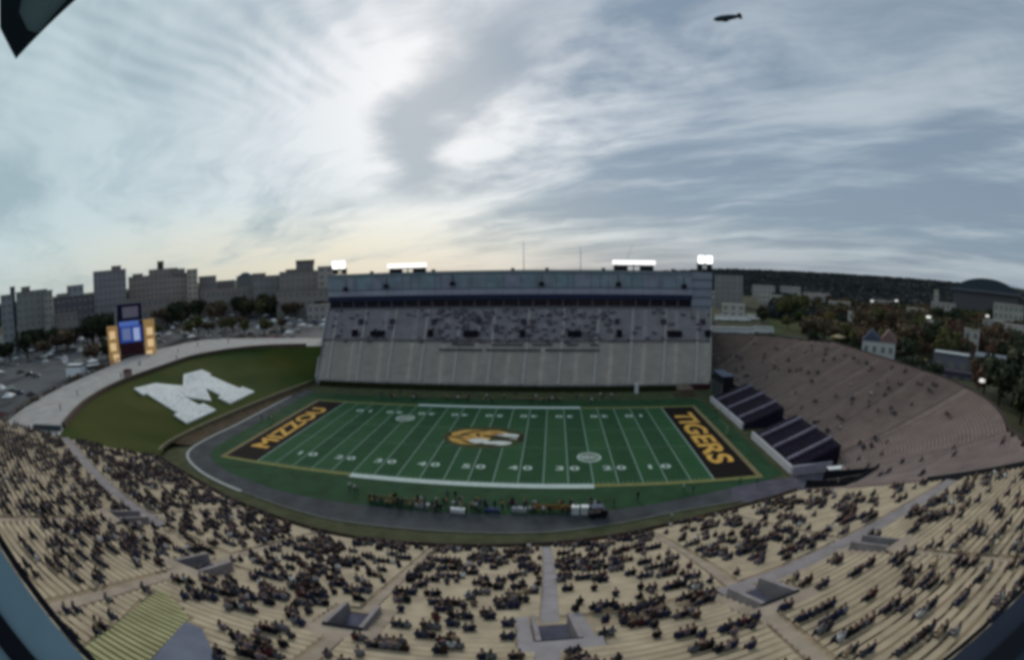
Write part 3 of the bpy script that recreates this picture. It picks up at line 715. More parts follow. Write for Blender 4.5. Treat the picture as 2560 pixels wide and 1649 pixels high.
for x, w, m_, lab in ((-11.3, 8.5, 'olive', 'long olive team bench on the near sideline'), (15.5, 6.5, 'orange', 'rusty orange team bench on the near sideline beside two white boxes')):
    t = thing('team_bench', lab, 'bench', (x, -34.6, .03), R(-3), 'team benches on the near sideline')
    mm = mat(m_+'_bench_cover', (.17, .165, .09) if m_ == 'olive' else (.24, .125, .045), .9, .25)
    b = MB(); b.box((0, 0, .5), (w, .7, .1)); b.obj('seat', mm, t)
    b = MB(); b.box((0, -.4, .9), (w, .1, .8)); b.obj('backrest', mm, t)
    for s in (-.45, 0, .45):
        b = MB(); b.box((w*s, 0, .22), (.08, .6, .45)); b.obj('leg', m_black, t)
for k, x in enumerate((19.1, 20.6)):
    t = thing('equipment_box', 'white equipment box on the near sideline, '+('left' if k == 0 else 'right')+' of the pair', 'box', (x, -35.6, .02), R(-4), 'pair of white boxes')
    b = MB(); b.box((0, 0, .65), (1.15, .9, 1.3)); b.obj('crate', m_whitecloth, t)
    b = MB(); b.box((0, 0, 1.36), (1.22, .96, .1)); b.obj('lid', m_white, t)
t = thing('utility_cart', 'black covered utility cart parked on the near sideline', 'cart', (22.6, -36.8, .02), R(8))
b = MB(); b.box((0, 0, .75), (3.0, 1.3, .7)); b.box((.9, 0, 1.2), (1.1, 1.2, .4)); b.obj('body', m_black, t)
b = MB(); b.box((-.2, 0, 2.0), (2.0, 1.3, .1)); b.obj('canopy', m_slate, t)
for q in (-1, 1):
    for w in (-.9, .9):
        b = MB(); b.tube((w, q*.66, .3), (w, q*.5, .3), .3, k=12); b.obj('wheel', m_tyre, t)
        b = MB(); b.tube((w*.8-.2, q*.6, 1.1), (w*.8-.2, q*.6, 2.0), .03); b.obj('canopy_post', m_black, t)
b = MB(); b.box((41.2, 40.3, 1.6), (1.1, .4, 3.1)); b.box((41.2, 40.3, 3.2), (1.5, .6, .3)); b.obj('white_signal_post', m_whitecloth, label='white upright post standing before the right part of the dark hedge', cat='post')
t = thing('brown_canopy', 'brown pointed tent at the far right corner of the field', 'tent', (56.2, 37.5, 0), .2)
b = MB(); b.box((0, 0, 1.1), (4.4, 3.6, 2.2)); b.obj('side_curtain', mat('brown_cloth', (.12, .085, .065), .9, .15), t)
b = MB(); b.box((0, 0, 3.0), (4.8, 4.0, 1.7), taper=.08); b.obj('roof', mat('brown_roof', (.15, .11, .088), .9, .15), t)

tbm = mat('table_top', (.30, .31, .33), .7, .1)
for x, y, c, lab in ((-5.5, -35.6, 'grey', 'grey folding table on the near sideline, leftmost of four'), (.5, -36.4, 'white', 'white folding table on the near sideline, second of four from the left'), (6.0, -35.8, 'blue', 'dark blue folding table on the near sideline, third of four'), (10.2, -35.2, 'grey', 'grey folding table on the near sideline, nearest the orange bench')):
    t = thing('folding_table', lab, 'table', (x, y, .02), R(rnd_.uniform(-6, 6)) if False else R(-3), 'folding tables on the near sideline')
    mm = {'grey': tbm, 'white': m_whitecloth, 'blue': mat('blue_cloth', (.035, .05, .11), .8, .1)}[c]
    b = MB(); b.box((0, 0, .76), (2.4, .9, .08)); b.obj('table_top', mm, t)
    b = MB(); b.box((0, -.44, .45), (2.4, .03, .6)); b.obj('table_skirt', mm, t)
    for q in (-1.05, 1.05):
        b = MB(); b.box((q, 0, .37), (.06, .7, .74)); b.obj('leg', m_black, t)
# dark end zone bleachers
def dark_bleacher(y0, y1, lab):
    t = thing('end_zone_bleacher', lab, 'bleachers', (0, 0, 0), 0, 'dark bleachers behind the right end zone')
    n = 12; L_ = y1-y0
    for k in range(n):
        x = 63.0+k*.95; b = MB(); b.box((x, (y0+y1)/2, .55+k*.17), (.95, L_, 1.1+k*.34)); b.obj('tier', m_navy, t)
        b = MB(); b.box((x+.1, (y0+y1)/2, 1.1+k*.34+.3), (.4, L_-.4, .08)); b.obj('seat_plank', m_navy, t)
    b = MB(); b.box((62.3, (y0+y1)/2, .8), (.45, L_, 1.6)); b.obj('front_wall', mat('pale_wall', (.50, .48, .51), .8, .1), t)
    m = 3
    for j in range(m):
        y = y0+L_*(j+.55)/m; b = MB()
        pp = [(63, y-.42), (74, y-.42), (74, y+.42), (63, y+.42)]
        b.prism(pp, 0, [1.75, 5.75, 5.75, 1.75]); b.obj('stair_aisle', m_purple, t)
    return t
dark_bleacher(3.0, 29.5, 'dark navy end zone bleachers with pale front wall, farther block')
t = dark_bleacher(-25.6, -3.6, 'dark navy end zone bleachers with pale front wall, nearer block')
b = MB(); b.box((67.0, -26.2, 1.0), (9.8, .5, 2.0)); b.obj('side_wall', mat('pale_mauve_wall', (.34, .31, .36), .8, .15), t)
t = thing('scaffold_screen', 'black draped scaffold with pale uprights beyond the dark bleachers', 'scaffold', (66.5, 36, 0))
b = MB(); b.box((1.8, 0, 3.4), (3.6, 9.5, 6.8)); b.obj('black_drape', m_black, t)
for k in range(5):
    b = MB(); b.box((-.2, -4.2+k*2.1, 2.3), (.3, .35, 4.6)); b.obj('upright', mat('pale_upright', (.15, .15, .17), .7, .1), t)
b = MB(); b.box((1.8, 0, 6.95), (3.9, 9.8, .25)); b.obj('top_deck', m_slate, t)

# ------------------------------------------------------------------ vehicles
def car_proto(kind):
    b = MB(); 
    if kind == 'car': prof = [(-2.2, .35), (-2.25, .75), (-2.0, .92), (-1.3, .98), (1.0, .95), (1.95, .85), (2.2, .65), (2.2, .35)]; cab = [(-1.75, .93), (-1.2, 1.42), (.35, 1.45), (1.1, .93)]; w = 1.75
    elif kind == 'van': prof = [(-2.6, .4), (-2.65, 1.1), (-2.6, 1.3), (1.9, 1.2), (2.5, 1.0), (2.6, .4)]; cab = [(-2.55, 1.25), (-2.5, 2.15), (1.2, 2.2), (2.0, 1.15)]; w = 1.95
    else: prof = [(-5.6, .5), (-5.6, 2.65), (5.6, 2.65), (5.7, .5)]; cab = [(-5.6, 2.6), (-5.55, 3.2), (5.3, 3.2), (5.6, 2.6)]; w = 2.5
    def ext(b, pr, w, wt=None):
        k = len(pr); n = len(b.v); wt = wt or w
        zs = [p[1] for p in pr]; zm, zM = min(zs), max(zs)
        for s in (-1, 1):
            for p in pr: b.v.append((p[0], s*(w+(wt-w)*(p[1]-zm)/(zM-zm))/2, p[1]))
        b.f.append(tuple(range(n, n+k))); b.f.append(tuple(range(n+2*k-1, n+k-1, -1))); b.mi += [0, 0]
        for i in range(k):
            j = (i+1) % k; b.f.append((n+j, n+i, n+k+i, n+k+j)); b.mi.append(0)
    ext(b, prof, w)
    g = MB(); ext(g, cab, w*.94, w*.76)
    r = MB(); xs = sorted(p[0] for p in cab)[1:3] if kind == 'car' else (cab[1][0], cab[2][0]); zt = max(p[1] for p in cab); r.box(((xs[0]+xs[1])/2, 0, zt+.02), (xs[1]-xs[0]+.1, w*.78, .07))
    wh = MB(); rad = .33 if kind != 'bus' else .5; wh.tube((0, -.11, 0), (0, .11, 0), rad, k=12)
    ax = {'car': (-1.35, 1.35), 'van': (-1.7, 1.6), 'bus': (-3.6, 3.8)}[kind]
    return b, g, r, wh, [(a, s*(w/2-.08), rad) for a in ax for s in (-1, 1)]
CARM = {c: mat('car_paint_'+c, v, .35, .05, spec=.5) for c, v in dict(bright=(.80, .80, .80), white=(.62, .63, .64), silver=(.32, .33, .34), grey=(.14, .145, .15), black=(.02, .02, .023), blue=(.03, .05, .12), red=(.16, .02, .02), tan=(.28, .24, .18)).items()}
_carm = {}
def vehicle(name, kind, colour, loc, rz, label, cat, group=None):
    if kind not in _carm:
        b, g, r, wh, ax = car_proto(kind); _carm[kind] = (b, g.mesh('window_glass', m_glass), r, wh.mesh('wheel', m_tyre), ax, {})
    b, gm, r, wm, ax, bym = _carm[kind]
    if colour not in bym: bym[colour] = (b.mesh('body', CARM[colour]), r.mesh('roof_panel', CARM[colour]))
    t = thing(name, label, cat, loc, rz, group)
    link('body', bym[colour][0], t); link('roof_panel', bym[colour][1], t); link('window_glass', gm, t)
    for a in ax: link('wheel', wm, t, a)
    return t
rr = random.Random(5)
LOT = [(-150, 112), (-100, 92), (-125, 320), (-290, 380), (-400, 200), (-330, -20), (-230, -110), (-128, -62), (-131, -30), (-146, 8), (-156, 40), (-155, 75)]
n = 0; spots = []
for row in range(26):
    for i in range(46):
        x = -100-row*8.4+rr.uniform(-.4, .4); y = -60+i*8.6*.62+rr.uniform(-.3, .3)*1.0
        if row % 3 == 2: continue
        spots.append((x, y))
for row in range(20):
    for i in range(14): spots.append((-124-row*8.4, -64-i*5.4))
for row in range(18):
    for i in range(40): spots.append((-112-row*9-i*1.2, 96+i*5.2))
rr.shuffle(spots); used = []
colw = ['white']*6+['silver']*5+['grey']*4+['black']*4+['blue']*2+['red', 'tan']
def lotplace(x, y):
    a = math.degrees(math.atan2(x-CAM.x, y-CAM.y)); D = math.hypot(x-CAM.x, y-CAM.y)
    w = 'left of the scoreboard' if a < -57 else 'behind the scoreboard' if a < -50 else 'right of the scoreboard' if a < -38 else 'left of the far stand'
    return ('near the path ' if D < 235 else 'in mid lot ' if D < 320 else 'at the lot back ')+w
for x, y in spots:
    if n >= 270: break
    if not inpoly(x, y, LOT) or any(abs(x-a)+abs(y-c) < 5.2 for a, c in used): continue
    if math.hypot(x+163, y) < 14 or math.hypot(x+118, y-88) < 14: continue
    c = rr.choice(colw); used.append((x, y)); n += 1
    vehicle('parked_car', 'car', c, (x, y, 8.03), R(rr.choice((35, 35, 215, 30)))+rr.uniform(-.05, .05), f'{c} car parked {lotplace(x, y)}', 'car', f'{c} cars {lotplace(x, y)}')
# tailgate canopies
def canopy(loc, rz, m, label, s=3.2, group=None, name='canopy_tent'):
    t = thing(name, label, 'tent', loc, rz, group)
    b = MB(); b.box((0, 0, 2.75), (s, s, 1.0), taper=.12); b.obj('roof', m, t)
    b = MB(); b.box((0, 0, 2.2), (s*1.01, s*1.01, .25)); b.obj('valance', m, t)
    for i in (-1, 1):
        for j in (-1, 1):
            pm = canopy.__dict__.setdefault('pm', None)
            if pm is None: bb = MB(); bb.tube((0, 0, 0), (0, 0, 2.2), .05, k=6); pm = canopy.pm = bb.mesh('leg', m_conc)
            link('leg', pm, t, (i*s*.46, j*s*.46, 0))
    return t
cc = 0
tm = {'white': m_whitecloth, 'pale grey': mat('grey_cloth', (.36, .37, .39), .8, .1), 'sage': mat('sage_cloth', (.26, .29, .25), .8, .1), 'black': mat('black_cloth', (.03, .03, .035), .8, .1), 'tan': mat('tan_cloth', (.36, .32, .24), .8, .1)}
while cc < 150:
    x, y = rr.uniform(-300, -105), rr.uniform(-45, 300)
    if not inpoly(x, y, LOT) or any(abs(x-a)+abs(y-c) < 4.8 for a, c in used) or math.hypot(x+163, y) < 14 or math.hypot(x+118, y-88) < 13: continue
    used.append((x, y)); c = rr.choice(['white', 'white', 'pale grey', 'pale grey', 'sage', 'black', 'tan'])
    canopy((x, y, 8.02), rr.uniform(0, 1.5), tm[c], f'{c} canopy tent pitched {lotplace(x, y)}', rr.uniform(3, 4.6), f'{c} canopy tents {lotplace(x, y)}'); cc += 1
for k, (x, y, s, q) in enumerate(((-121, 84, 5.5, 'leftmost'), (-115.5, 87, 6, 'middle'), (-109.5, 88, 5.5, 'rightmost'))):
    canopy((x, y, 8.02), .3, m_redcloth if k else m_maroon, f'dark red canopy tent behind the pale path, {q} of three', s, 'dark red canopy tents')
canopy((-118, -57, 8.1), .4, m_maroon, 'maroon canopy tent at the far left edge beside the path', 6)
# shrubs and planting along the outer edge of the path
def shrub_mesh(seed):
    r = random.Random(seed); b = MB()
    for _ in range(150):
        d = Vector((r.gauss(0, 1), r.gauss(0, 1), r.gauss(0, 1))).normalized()*r.uniform(.5, 1.0); p = Vector((d.x*1.5, d.y*1.5, 1.1+d.z*1.0)); a = d.orthogonal().normalized()*r.uniform(.18, .4); v = d.cross(a)
        b.face([p-a-v*.5, p+a-v*.5, p+a+v*.6, p-a+v*.5])
    b.tube((0, 0, -.1), (0, 0, 1.2), .12, .06, k=6); return b.mesh('shrub', mat('shrub_leaf_%d' % seed, (.060, .042, .030) if seed % 2 else (.045, .044, .024), .95, .4, 1.2))
def shp(p): return 'at the far left end of the path' if p[1] < -45 else 'left of the big white truck' if p[1] < -8 else 'between the white truck and the scoreboard' if p[1] < 22 else 'just right of the scoreboard' if p[1] < 55 else 'toward the red tents'
SHM = [shrub_mesh(k) for k in range(4)]
for k in range(46):
    f = k/45*.72+.07; i0 = int(f*48); p = PO[i0]*(1-(f*48-i0))+PO[min(48, i0+1)]*(f*48-i0); n_ = np.array((p[0]+100, p[1]-10)); n_ = n_/np.linalg.norm(n_)
    if math.hypot(p[0]+142, p[1]-22) < 14: continue
    q = p+n_*rr.uniform(1.5, 4.0); z = rr.uniform(8.0, 9.0)
    o = link('shrub', SHM[k % 4], None, (q[0], q[1], z), rr.uniform(0, 6), f'dark brownish shrub outside the path railing, {shp(p)}', 'shrub', f'shrubs along the path railing, {shp(p)}'); s_ = rr.uniform(1.2, 1.9); o.scale = (s_, s_, s_)
# broadcast truck with dish
t = vehicle('box_truck', 'bus', 'bright', (-150, -4.5, 8.03), R(20), 'big white truck parked just outside the path, left of the scoreboard', 'truck')
t.scale = (.75, 1.5, 1.5)
t = vehicle('delivery_van', 'van', 'bright', (-144.5, 2.5, 8.03), R(64), 'white van parked against the right side of the big white truck', 'van'); t.scale = (1.45, 1.6, 1.75)
t = thing('satellite_dish', 'white satellite dish on a mast behind the big white truck', 'dish', (-158.5, -4.6, 8.03))
b = MB(); b.tube((0, 0, 0), (0, 0, 5.4), .18); b.obj('mast', m_conc, t)
b = MB()
for i in range(4):
    r0, r1 = i*.42, (i+1)*.42
    b.strip([(.12*r0*r0, r0*math.cos(a), 6.4+r0*math.sin(a)) for a in np.linspace(0, 2*math.pi, 17)], [(.12*r1*r1, r1*math.cos(a), 6.4+r1*math.sin(a)) for a in np.linspace(0, 2*math.pi, 17)])
d = b.obj('reflector', m_white, t); b = MB(); b.tube((.2, 0, 6.4), (1.1, 0, 6.4), .06); b.obj('feed_horn', m_black, d)
# buses and trailers right of the far stand
for x, y, rz, lab in ((121, 180, -16, 'white coach at the left of the farther row, beside the far stand'), (132.5, 178, -16, 'white coach in the middle of the farther row beyond the bowl'), (146, 186, -18, 'short white coach at the right of the farther row'),
                      (98, 119, -12, 'pale coach at the left of the nearer row, beside the far stand'), (108.5, 118, -14, 'pale coach in the middle of the nearer row beyond the bowl'), (121.5, 121, -16, 'pale coach at the right of the nearer row')):
    vehicle('coach', 'bus', 'bright' if y > 150 else 'white', (x, y, 8.03), R(rz), lab, 'coach', 'coaches parked beyond the bowl')
vehicle('passenger_van', 'van', 'bright', (71.0, -30.0, .03), R(-6), 'white van parked at the mouth of the corner tunnel', 'van')
b = MB(); b.box((0, 0, .7), (.2, 1.6, 1.4)); b.obj('notice_board', m_whitecloth, loc=(76.6, -31.5, 2.2), rz=R(-40), label='small white board on the wall right of the corner tunnel', cat='sign')

# ------------------------------------------------------------------ scoreboard
sbm = R(-68)   # faces the field
sb_ = thing('scoreboard', 'tall scoreboard with a lit blue screen between gold panels, beyond the hill', 'scoreboard', (-144.5, 24.2, 8.0), R(50.5))
m_sb_blue = mat('screen_blue', (.01, .015, .05), .4, .2, emit=((.020, .045, .22), .8))
m_sb_lite = mat('screen_pale', (.05, .06, .1), .4, .2, emit=((.12, .17, .34), .6))
m_sb_gold = mat('gold_panel', (.30, .20, .09), .6, .45, .45, emit=((.55, .32, .12), .26))
m_sb_gold2 = mat('gold_panel_bright', (.55, .42, .25), .6, .2, .45, emit=((.85, .58, .30), .5))
m_sb_navy = mat('screen_frame', (.010, .014, .045), .5, .1)
b = MB(); b.box((0, .6, 4.4), (11.0, 2.0, 8.8)); b.obj('base', m_maroon, sb_)
b = MB(); b.box((0, .5, 12.2), (11.6, 1.6, 9.0)); b.obj('lower_housing', m_sb_navy, sb_)
b = MB(); b.box((0, .3, 20.6), (11.2, 1.6, 6.6)); b.obj('upper_housing', m_sb_navy, sb_)
b = MB(); b.box((0, -.42, 12.2), (10.2, .14, 6.6)); scr = b.obj('lower_screen', m_sb_blue, sb_)
b = MB(); b.box((-2.0, -.54, 12.2), (3.8, .12, 4.6)); b.obj('score_block', m_sb_lite, scr)
b = MB(); b.box((2.6, -.54, 11.9), (2.8, .12, 4.9)); b.obj('score_block', mat('screen_bright', (.05, .06, .1), .4, .1, emit=((.28, .35, .55), .75)), scr)
b = MB(); b.box((-.6, -.50, 16.2), (9.0, .4, 1.8)); b.obj('blue_banner', mat('banner_blue', (.02, .03, .08), .4, .2, emit=((.06, .115, .36), .8)), sb_)
b = MB(); b.box((.4, -.56, 20.6), (7.2, .14, 4.2)); b.obj('upper_screen', mat('screen_grey', (.05, .05, .06), .4, .5, .25, emit=((.055, .055, .075), .7)), sb_)
for s in (-1, 1):
    b = MB(); b.prism([(s*6.0, -.3), (s*10.9, -.3), (s*10.9, 1.4), (s*6.0, 1.4)], 0.2, 15.8 if s < 0 else 17.0); col = b.obj('gold_column', m_sb_gold, sb_)
    for z in (3.4, 7.8, 12.4):
        b = MB(); b.box((s*(8.1+(.5 if z > 5 else -.4)), -.42, z), (2.7, .16, 3.0)); b.obj('lit_panel', m_sb_gold2, col)
b = MB(); b.box((-6.5, .4, 19), (1.0, 1.0, 7)); b.obj('side_pylon', m_conc, sb_)

# ------------------------------------------------------------------ buildings
winm = {}
def building(cx, cy, w, ang, zt, depth, col, label, rows=5, zb=7.5, roofcol=None, cap=None, cat='building', name='building', win=True):
    t = thing(name, label, cat, (cx, cy, zb), R(ang)); h = zt-zb
    g_ = sum(col)/3; col = tuple(min(.6, (c*.55+g_*k_*.45)*1.5) for c, k_ in zip(col, (1.10, 1.0, .93))); m = mat('wall_paint', col, .9, .12, .08)
    b = MB(); b.box((0, depth/2, h/2), (w, depth, h)); b.obj('wall', m, t)
    rm = mat('roof_paint', roofcol or tuple(c*.6 for c in col), .9, .15)
    b = MB(); b.box((0, depth/2, h+.25), (w+.5, depth+.5, .5)); b.obj('roof', rm, t)
    if not win: return t
    nx = max(2, int(w/4.2)); fh = h/rows; ww = w/nx*.52; wh_ = fh*.45
    key = (round(ww, 1), round(wh_, 1))
    if key not in winm:
        b = MB(); b.box((0, 0, 0), (ww, .2, wh_)); winm[key] = b.mesh('window', m_glassw)
    for j in range(rows):
        for i in range(nx): link('window', winm[key], t, (w*((i+.5)/nx-.5), -.03, fh*(j+.55)))
    return t
m_glassw = mat('window_glass', (.19, .18, .18), .25, .2, spec=.5)
building(-289, 23, 9.5, 67, 41.7, 14, (.165, .205, .215), 'grey green tower block at the left edge of the picture', 8)
building(-289.5, 28.7, 3.9, 67, 46, 8, (.055, .075, .092), 'narrow dark stair tower between two grey green blocks', 8, win=False)
building(-281, 41, 24.2, 64, 42.3, 18, (.175, .19, .18), 'pale grey green block right of the dark stair tower', 8)
building(-270, 49.5, 6.5, 60, 41.3, 14, (.235, .225, .205), 'slim beige end block of the pale grey green building', 8)
building(-309, 94, 37.3, 59, 35.6, 16, (.075, .078, .098), 'long dark grey block behind the scoreboard side of the lot', 5)
building(-341, 118, 16.1, 58, 44, 12, (.20, .23, .26), 'small pale blue grey block above the long dark block', 6)
building(-322, 145, 31, 54, 53, 20, (.175, .18, .205), 'large slate grey hospital block left of the tan buildings', 9)
building(-312, 203, 67.8, 47, 46.7, 22, (.235, .195, .165), 'wide tan brown hospital block on the left skyline', 8)
building(-314, 206, 28.8, 47, 51.7, 18, (.245, .205, .175), 'raised middle block of the tan hospital', 9)
building(-321, 209, 6.5, 47, 58.7, 6, (.045, .042, .048), 'small dark penthouse on top of the tan hospital', 3, win=False)
building(-288, 220, 10.4, 43, 49.2, 10, (.34, .28, .22), 'tan tower at the right end of the hospital', 9)
building(-294, 249, 17.8, 41, 42.6, 14, (.15, .145, .17), 'grey block right of the tan hospital tower', 7)
building(-280, 261, 17.4, 39, 37.3, 14, (.105, .100, .112), 'dark grey lower block stepping down from the hospital', 5)
building(-262, 138, 36, 54, 29, 10, (.185, .165, .15), 'low broad tan block in front of the slate hospital block', 3)
building(-238, 216, 54, 41, 30.5, 12, (.20, .175, .155), 'low broad beige block stepping down right of the tan hospital', 3)
building(-160, 213, 50, 27, 27, 10, (.19, .165, .15), 'low warm brown block in front of the brick building', 3)
building(-268, 58, 26, 62, 26, 8, (.17, .155, .145), 'low tan block in front of the long dark grey block', 3)
t = building(-342, 378, 22.9, 37, 41.2, 18, (.09, .11, .115), 'far building with a teal green pitched roof on the skyline', 6, roofcol=(.05, .10, .115))
b = MB(); b.box((0, 9, 36.0), (20, 16, 4.5), taper=.3); b.obj('pitched_roof', mat('teal_roof', (.055, .105, .125), .7, .2), t)
building(-208, 227, 22.7, 34, 39.1, 20, (.16, .17, .185), 'grey wing of the big brick block left of the far stand', 5)
building(-170, 227, 42.3, 29, 41.1, 24, (.20, .17, .158), 'big brown grey brick block left of the far stand', 7)
building(-173, 231, 14.5, 29, 48.3, 12, (.125, .115, .118), 'stepped upper block with dark top on the brick building', 4)
building(-173, 231.5, 15, 29, 49.4, 11, (.03, .03, .038), 'dark rooftop plant box on the brick building', 2, zb=46.4, win=False)
building(-154, 230, 12.2, 27, 43.8, 14, (.26, .235, .205), 'paler tower beside the brick block and the far stand', 7)
building(-120, 190, 52, 18, 17.5, 10, (.235, .23, .235), 'low pale grey building beyond the lot left of the far stand', 2)
building(165, 288, 25.1, -21, 35.2, 20, (.14, .145, .16), 'grey box shaped building just right of the far stand', 6, roofcol=(.03, .035, .05))
building(270, 439, 28.5, -25, 22.5, 20, (.23, .23, .25), 'pale low building beyond the bowl, nearest the grey box', 3)
building(310, 441, 27, -28, 22.1, 20, (.23, .23, .25), 'pale low building with dark windows beyond the bowl, second from the grey box', 3)
building(330, 406, 34.7, -32, 16.8, 16, (.21, .205, .21), 'long low pale building behind the lawn', 2)
building(380, 238, 5.4, -47, 32.3, 5, (.27, .24, .22), 'slim pale tower among the dark trees', 6)
building(332, 105, 27.4, -57, 28.5, 18, (.24, .23, .205), 'beige building at the right edge below the domed arena', 4)
for k, (a, D, w, zt, lab) in enumerate(((31, 430, 26, 21, 'pale flat building left of the wood, behind the lawn'), (34.5, 380, 18, 19, 'small pale building in the wood right of the lawn'), (39.8, 410, 20, 21, 'pale building deep in the wood above the white house'),
                                        (44.2, 350, 14, 20, 'small cream building in the wood right of the white house'), (47.8, 430, 24, 23, 'beige building in the wood left of the slim tower'), (54.5, 330, 16, 19, 'pale building in the wood below the arena'))):
    building(CAM.x+D*math.sin(R(a)), CAM.y+D*math.cos(R(a)), w, -a, zt, 12, (.24, .225, .21), lab, 3)
for k, (a, D, w, zt, lab) in enumerate(((21.5, 330, 16, 16, 'pale shed just right of the coaches beyond the bowl'), (19, 470, 30, 19, 'long pale building behind the coaches beside the grey box'), (26, 480, 26, 17, 'pale low roof behind the lawn, left of the wood'), (36.5, 300, 9, 17.5, 'small white cabin in the wood above the lawn'), (46.4, 270, 10, 18.5, 'small pale cabin in the wood right of the white house'), (51.8, 255, 9, 18, 'small pale hut in the wood above the blue grey shed'), (57.5, 290, 14, 20.5, 'pale beige house at the right edge of the wood'))):
    building(CAM.x+D*math.sin(R(a)), CAM.y+D*math.cos(R(a)), w, -a, zt, 8, (.30, .285, .27), lab, 2)
for x, y, w, ang, z0, zt, lab in ((-318, 150, 9, 54, 52.5, 56, 'grey roof plant box on the slate hospital block'), (-300, 214, 12, 47, 46, 50.5, 'beige step on the right part of the tan hospital roof'), (-330, 186, 10, 47, 46, 49, 'beige step on the left part of the tan hospital roof'),
                                  (-283, 37, 7, 64, 42, 45, 'small plant box on the pale grey green block'), (-313, 88, 12, 59, 35, 38.5, 'low roof step on the long dark block'), (-186, 236, 14, 30, 39, 43, 'left shoulder step of the brown brick block'), (-222, 236, 12, 34, 38, 41.5, 'roof step on the grey wing')):
    building(x, y, w, ang, zt, 8, (.17, .15, .14), lab, 1, zb=z0, win=False)
# domed arena
t = thing('arena', 'large arena with a dark curved slate roof on the right skyline', 'arena', (432, 205, 10), R(-53))
b = MB(); b.box((0, 30, 13), (80, 60, 26)); b.obj('wall', mat('arena_wall', (.10, .095, .105), .9, .1), t)
b = MB(); arc = [(x, 26+11.5*max(0, 1-(abs(x)/42)**2.2)) for x in np.linspace(-42, 42, 25)]
b.strip([(x, -3, z) for x, z in arc], [(x, 63, z) for x, z in arc]); n0 = len(b.v); b.face([(x, -3, z) for x, z in arc]+[(42, -3, 25), (-42, -3, 25)]); b.obj('curved_roof', mat('slate_roof', (.045, .058, .078), .7, .15), t)
b = MB(); b.box((0, -3.3, 25.2), (85, .6, 2.2)); b.obj('eaves_band', mat('eaves', (.12, .12, .15), .8, .1), t)
# right foreground buildings
t = building(158, 18, 16, -52, 13.6, 10, (.085, .085, .13), 'low dark blue building with a white roof strip behind the bowl rim', 1, zb=5)
b = MB(); b.box((0, 1.2, 9.4), (15, 2.4, .5)); b.obj('white_roof_strip', m_whitecloth, t)
building(170.5, 4, 17, -55, 14.2, 12, (.12, .13, .17), 'blue grey shed with a long plain roof right of the dark blue building', 1, zb=5, roofcol=(.16, .175, .205))
building(185, -9, 14, -58, 16.4, 10, (.30, .31, .32), 'white building cut by the right edge of the picture', 2, zb=5)
building(152, 6, 20, -52, 9.6, 6, (.05, .048, .08), 'dark stall row directly behind the bowl rim at right', 1, zb=5)
# white house
t = thing('white_house', 'white gabled house with dark and reddish roofs among the trees', 'house', (128, 31, 8), R(-42))
b = MB(); b.box((0, 3.5, 4.6), (13, 8, 9.2)); b.obj('wall', mat('house_wall', (.50, .48, .48), .9, .1), t)
def gable(nm, c, w, d, h, m):
    b = MB(); x0, x1, y0, y1, z = c[0]-w/2, c[0]+w/2, c[1]-d/2, c[1]+d/2, c[2]
    A = [(x0, y0, z), (c[0], y0, z+h), (x1, y0, z)]; Bq = [(x0, y1, z), (c[0], y1, z+h), (x1, y1, z)]
    b.face(A); b.face(Bq[::-1]); b.face([A[0], Bq[0], Bq[1], A[1]]); b.face([A[1], Bq[1], Bq[2], A[2]]); b.obj(nm, m, t)
gable('blue_roof', (-3.2, 3.5, 9.2), 7.4, 9, 3.4, mat('house_roof_blue', (.075, .08, .125), .8, .15))
gable('red_roof', (3.4, 3.5, 9.2), 7.2, 9, 3.9, mat('house_roof_red', (.20, .12, .12), .8, .25))
for x in (-4.8, -1.6, 1.8, 4.8):
    for z in (2.6, 6.4):
        b = MB(); b.box((x, -.53, z), (1.5, .12, 1.9)); b.obj('window', m_glassw, t)
# pale gold tents on the rim
for x, y, lab in ((133, 66.5, 'pale tan peaked tent behind the bowl rim near the lawn'), (137, 17.5, 'orange tan peaked tent behind the bowl rim before the dark blue building')):
    canopy((x, y, 11.5 if y > 50 else 11.0), .4, mat('tan_tent', (.37, .29, .18) if y > 50 else (.46, .28, .13), .8, .1), lab, 5.5)
# lit lamps among the trees
for x, y, z, lab in ((200, 127, 25.5, 'lit lamp on a post deep in the trees, leftmost'), (200, 103, 27.5, 'lit lamp on a post in the trees, second from the left'), (150, 26, 26.2, 'lit lamp on a post right above the white house'), (205, 35, 26.5, 'lit lamp on a post near the beige building at right'), (131.5, -19.5, 14.0, 'white lamp glowing just behind the bowl rim at right')):
    t = thing('lamp_post', lab, 'lamp post', (x, y, 8), 0, 'lamp posts beyond the bowl')
    b = MB(); b.tube((0, 0, 0), (0, 0, z-8), .09, .06); b.obj('post', m_trunk, t)
    b = MB(); b.box((0, 0, z-8), (1.6, 1.6, .8), taper=.8); b.obj('lamp_head', mat('lit_lamp_head', (.7, .7, .66), .5, .05, emit=((1, .97, .88), .45)), t)

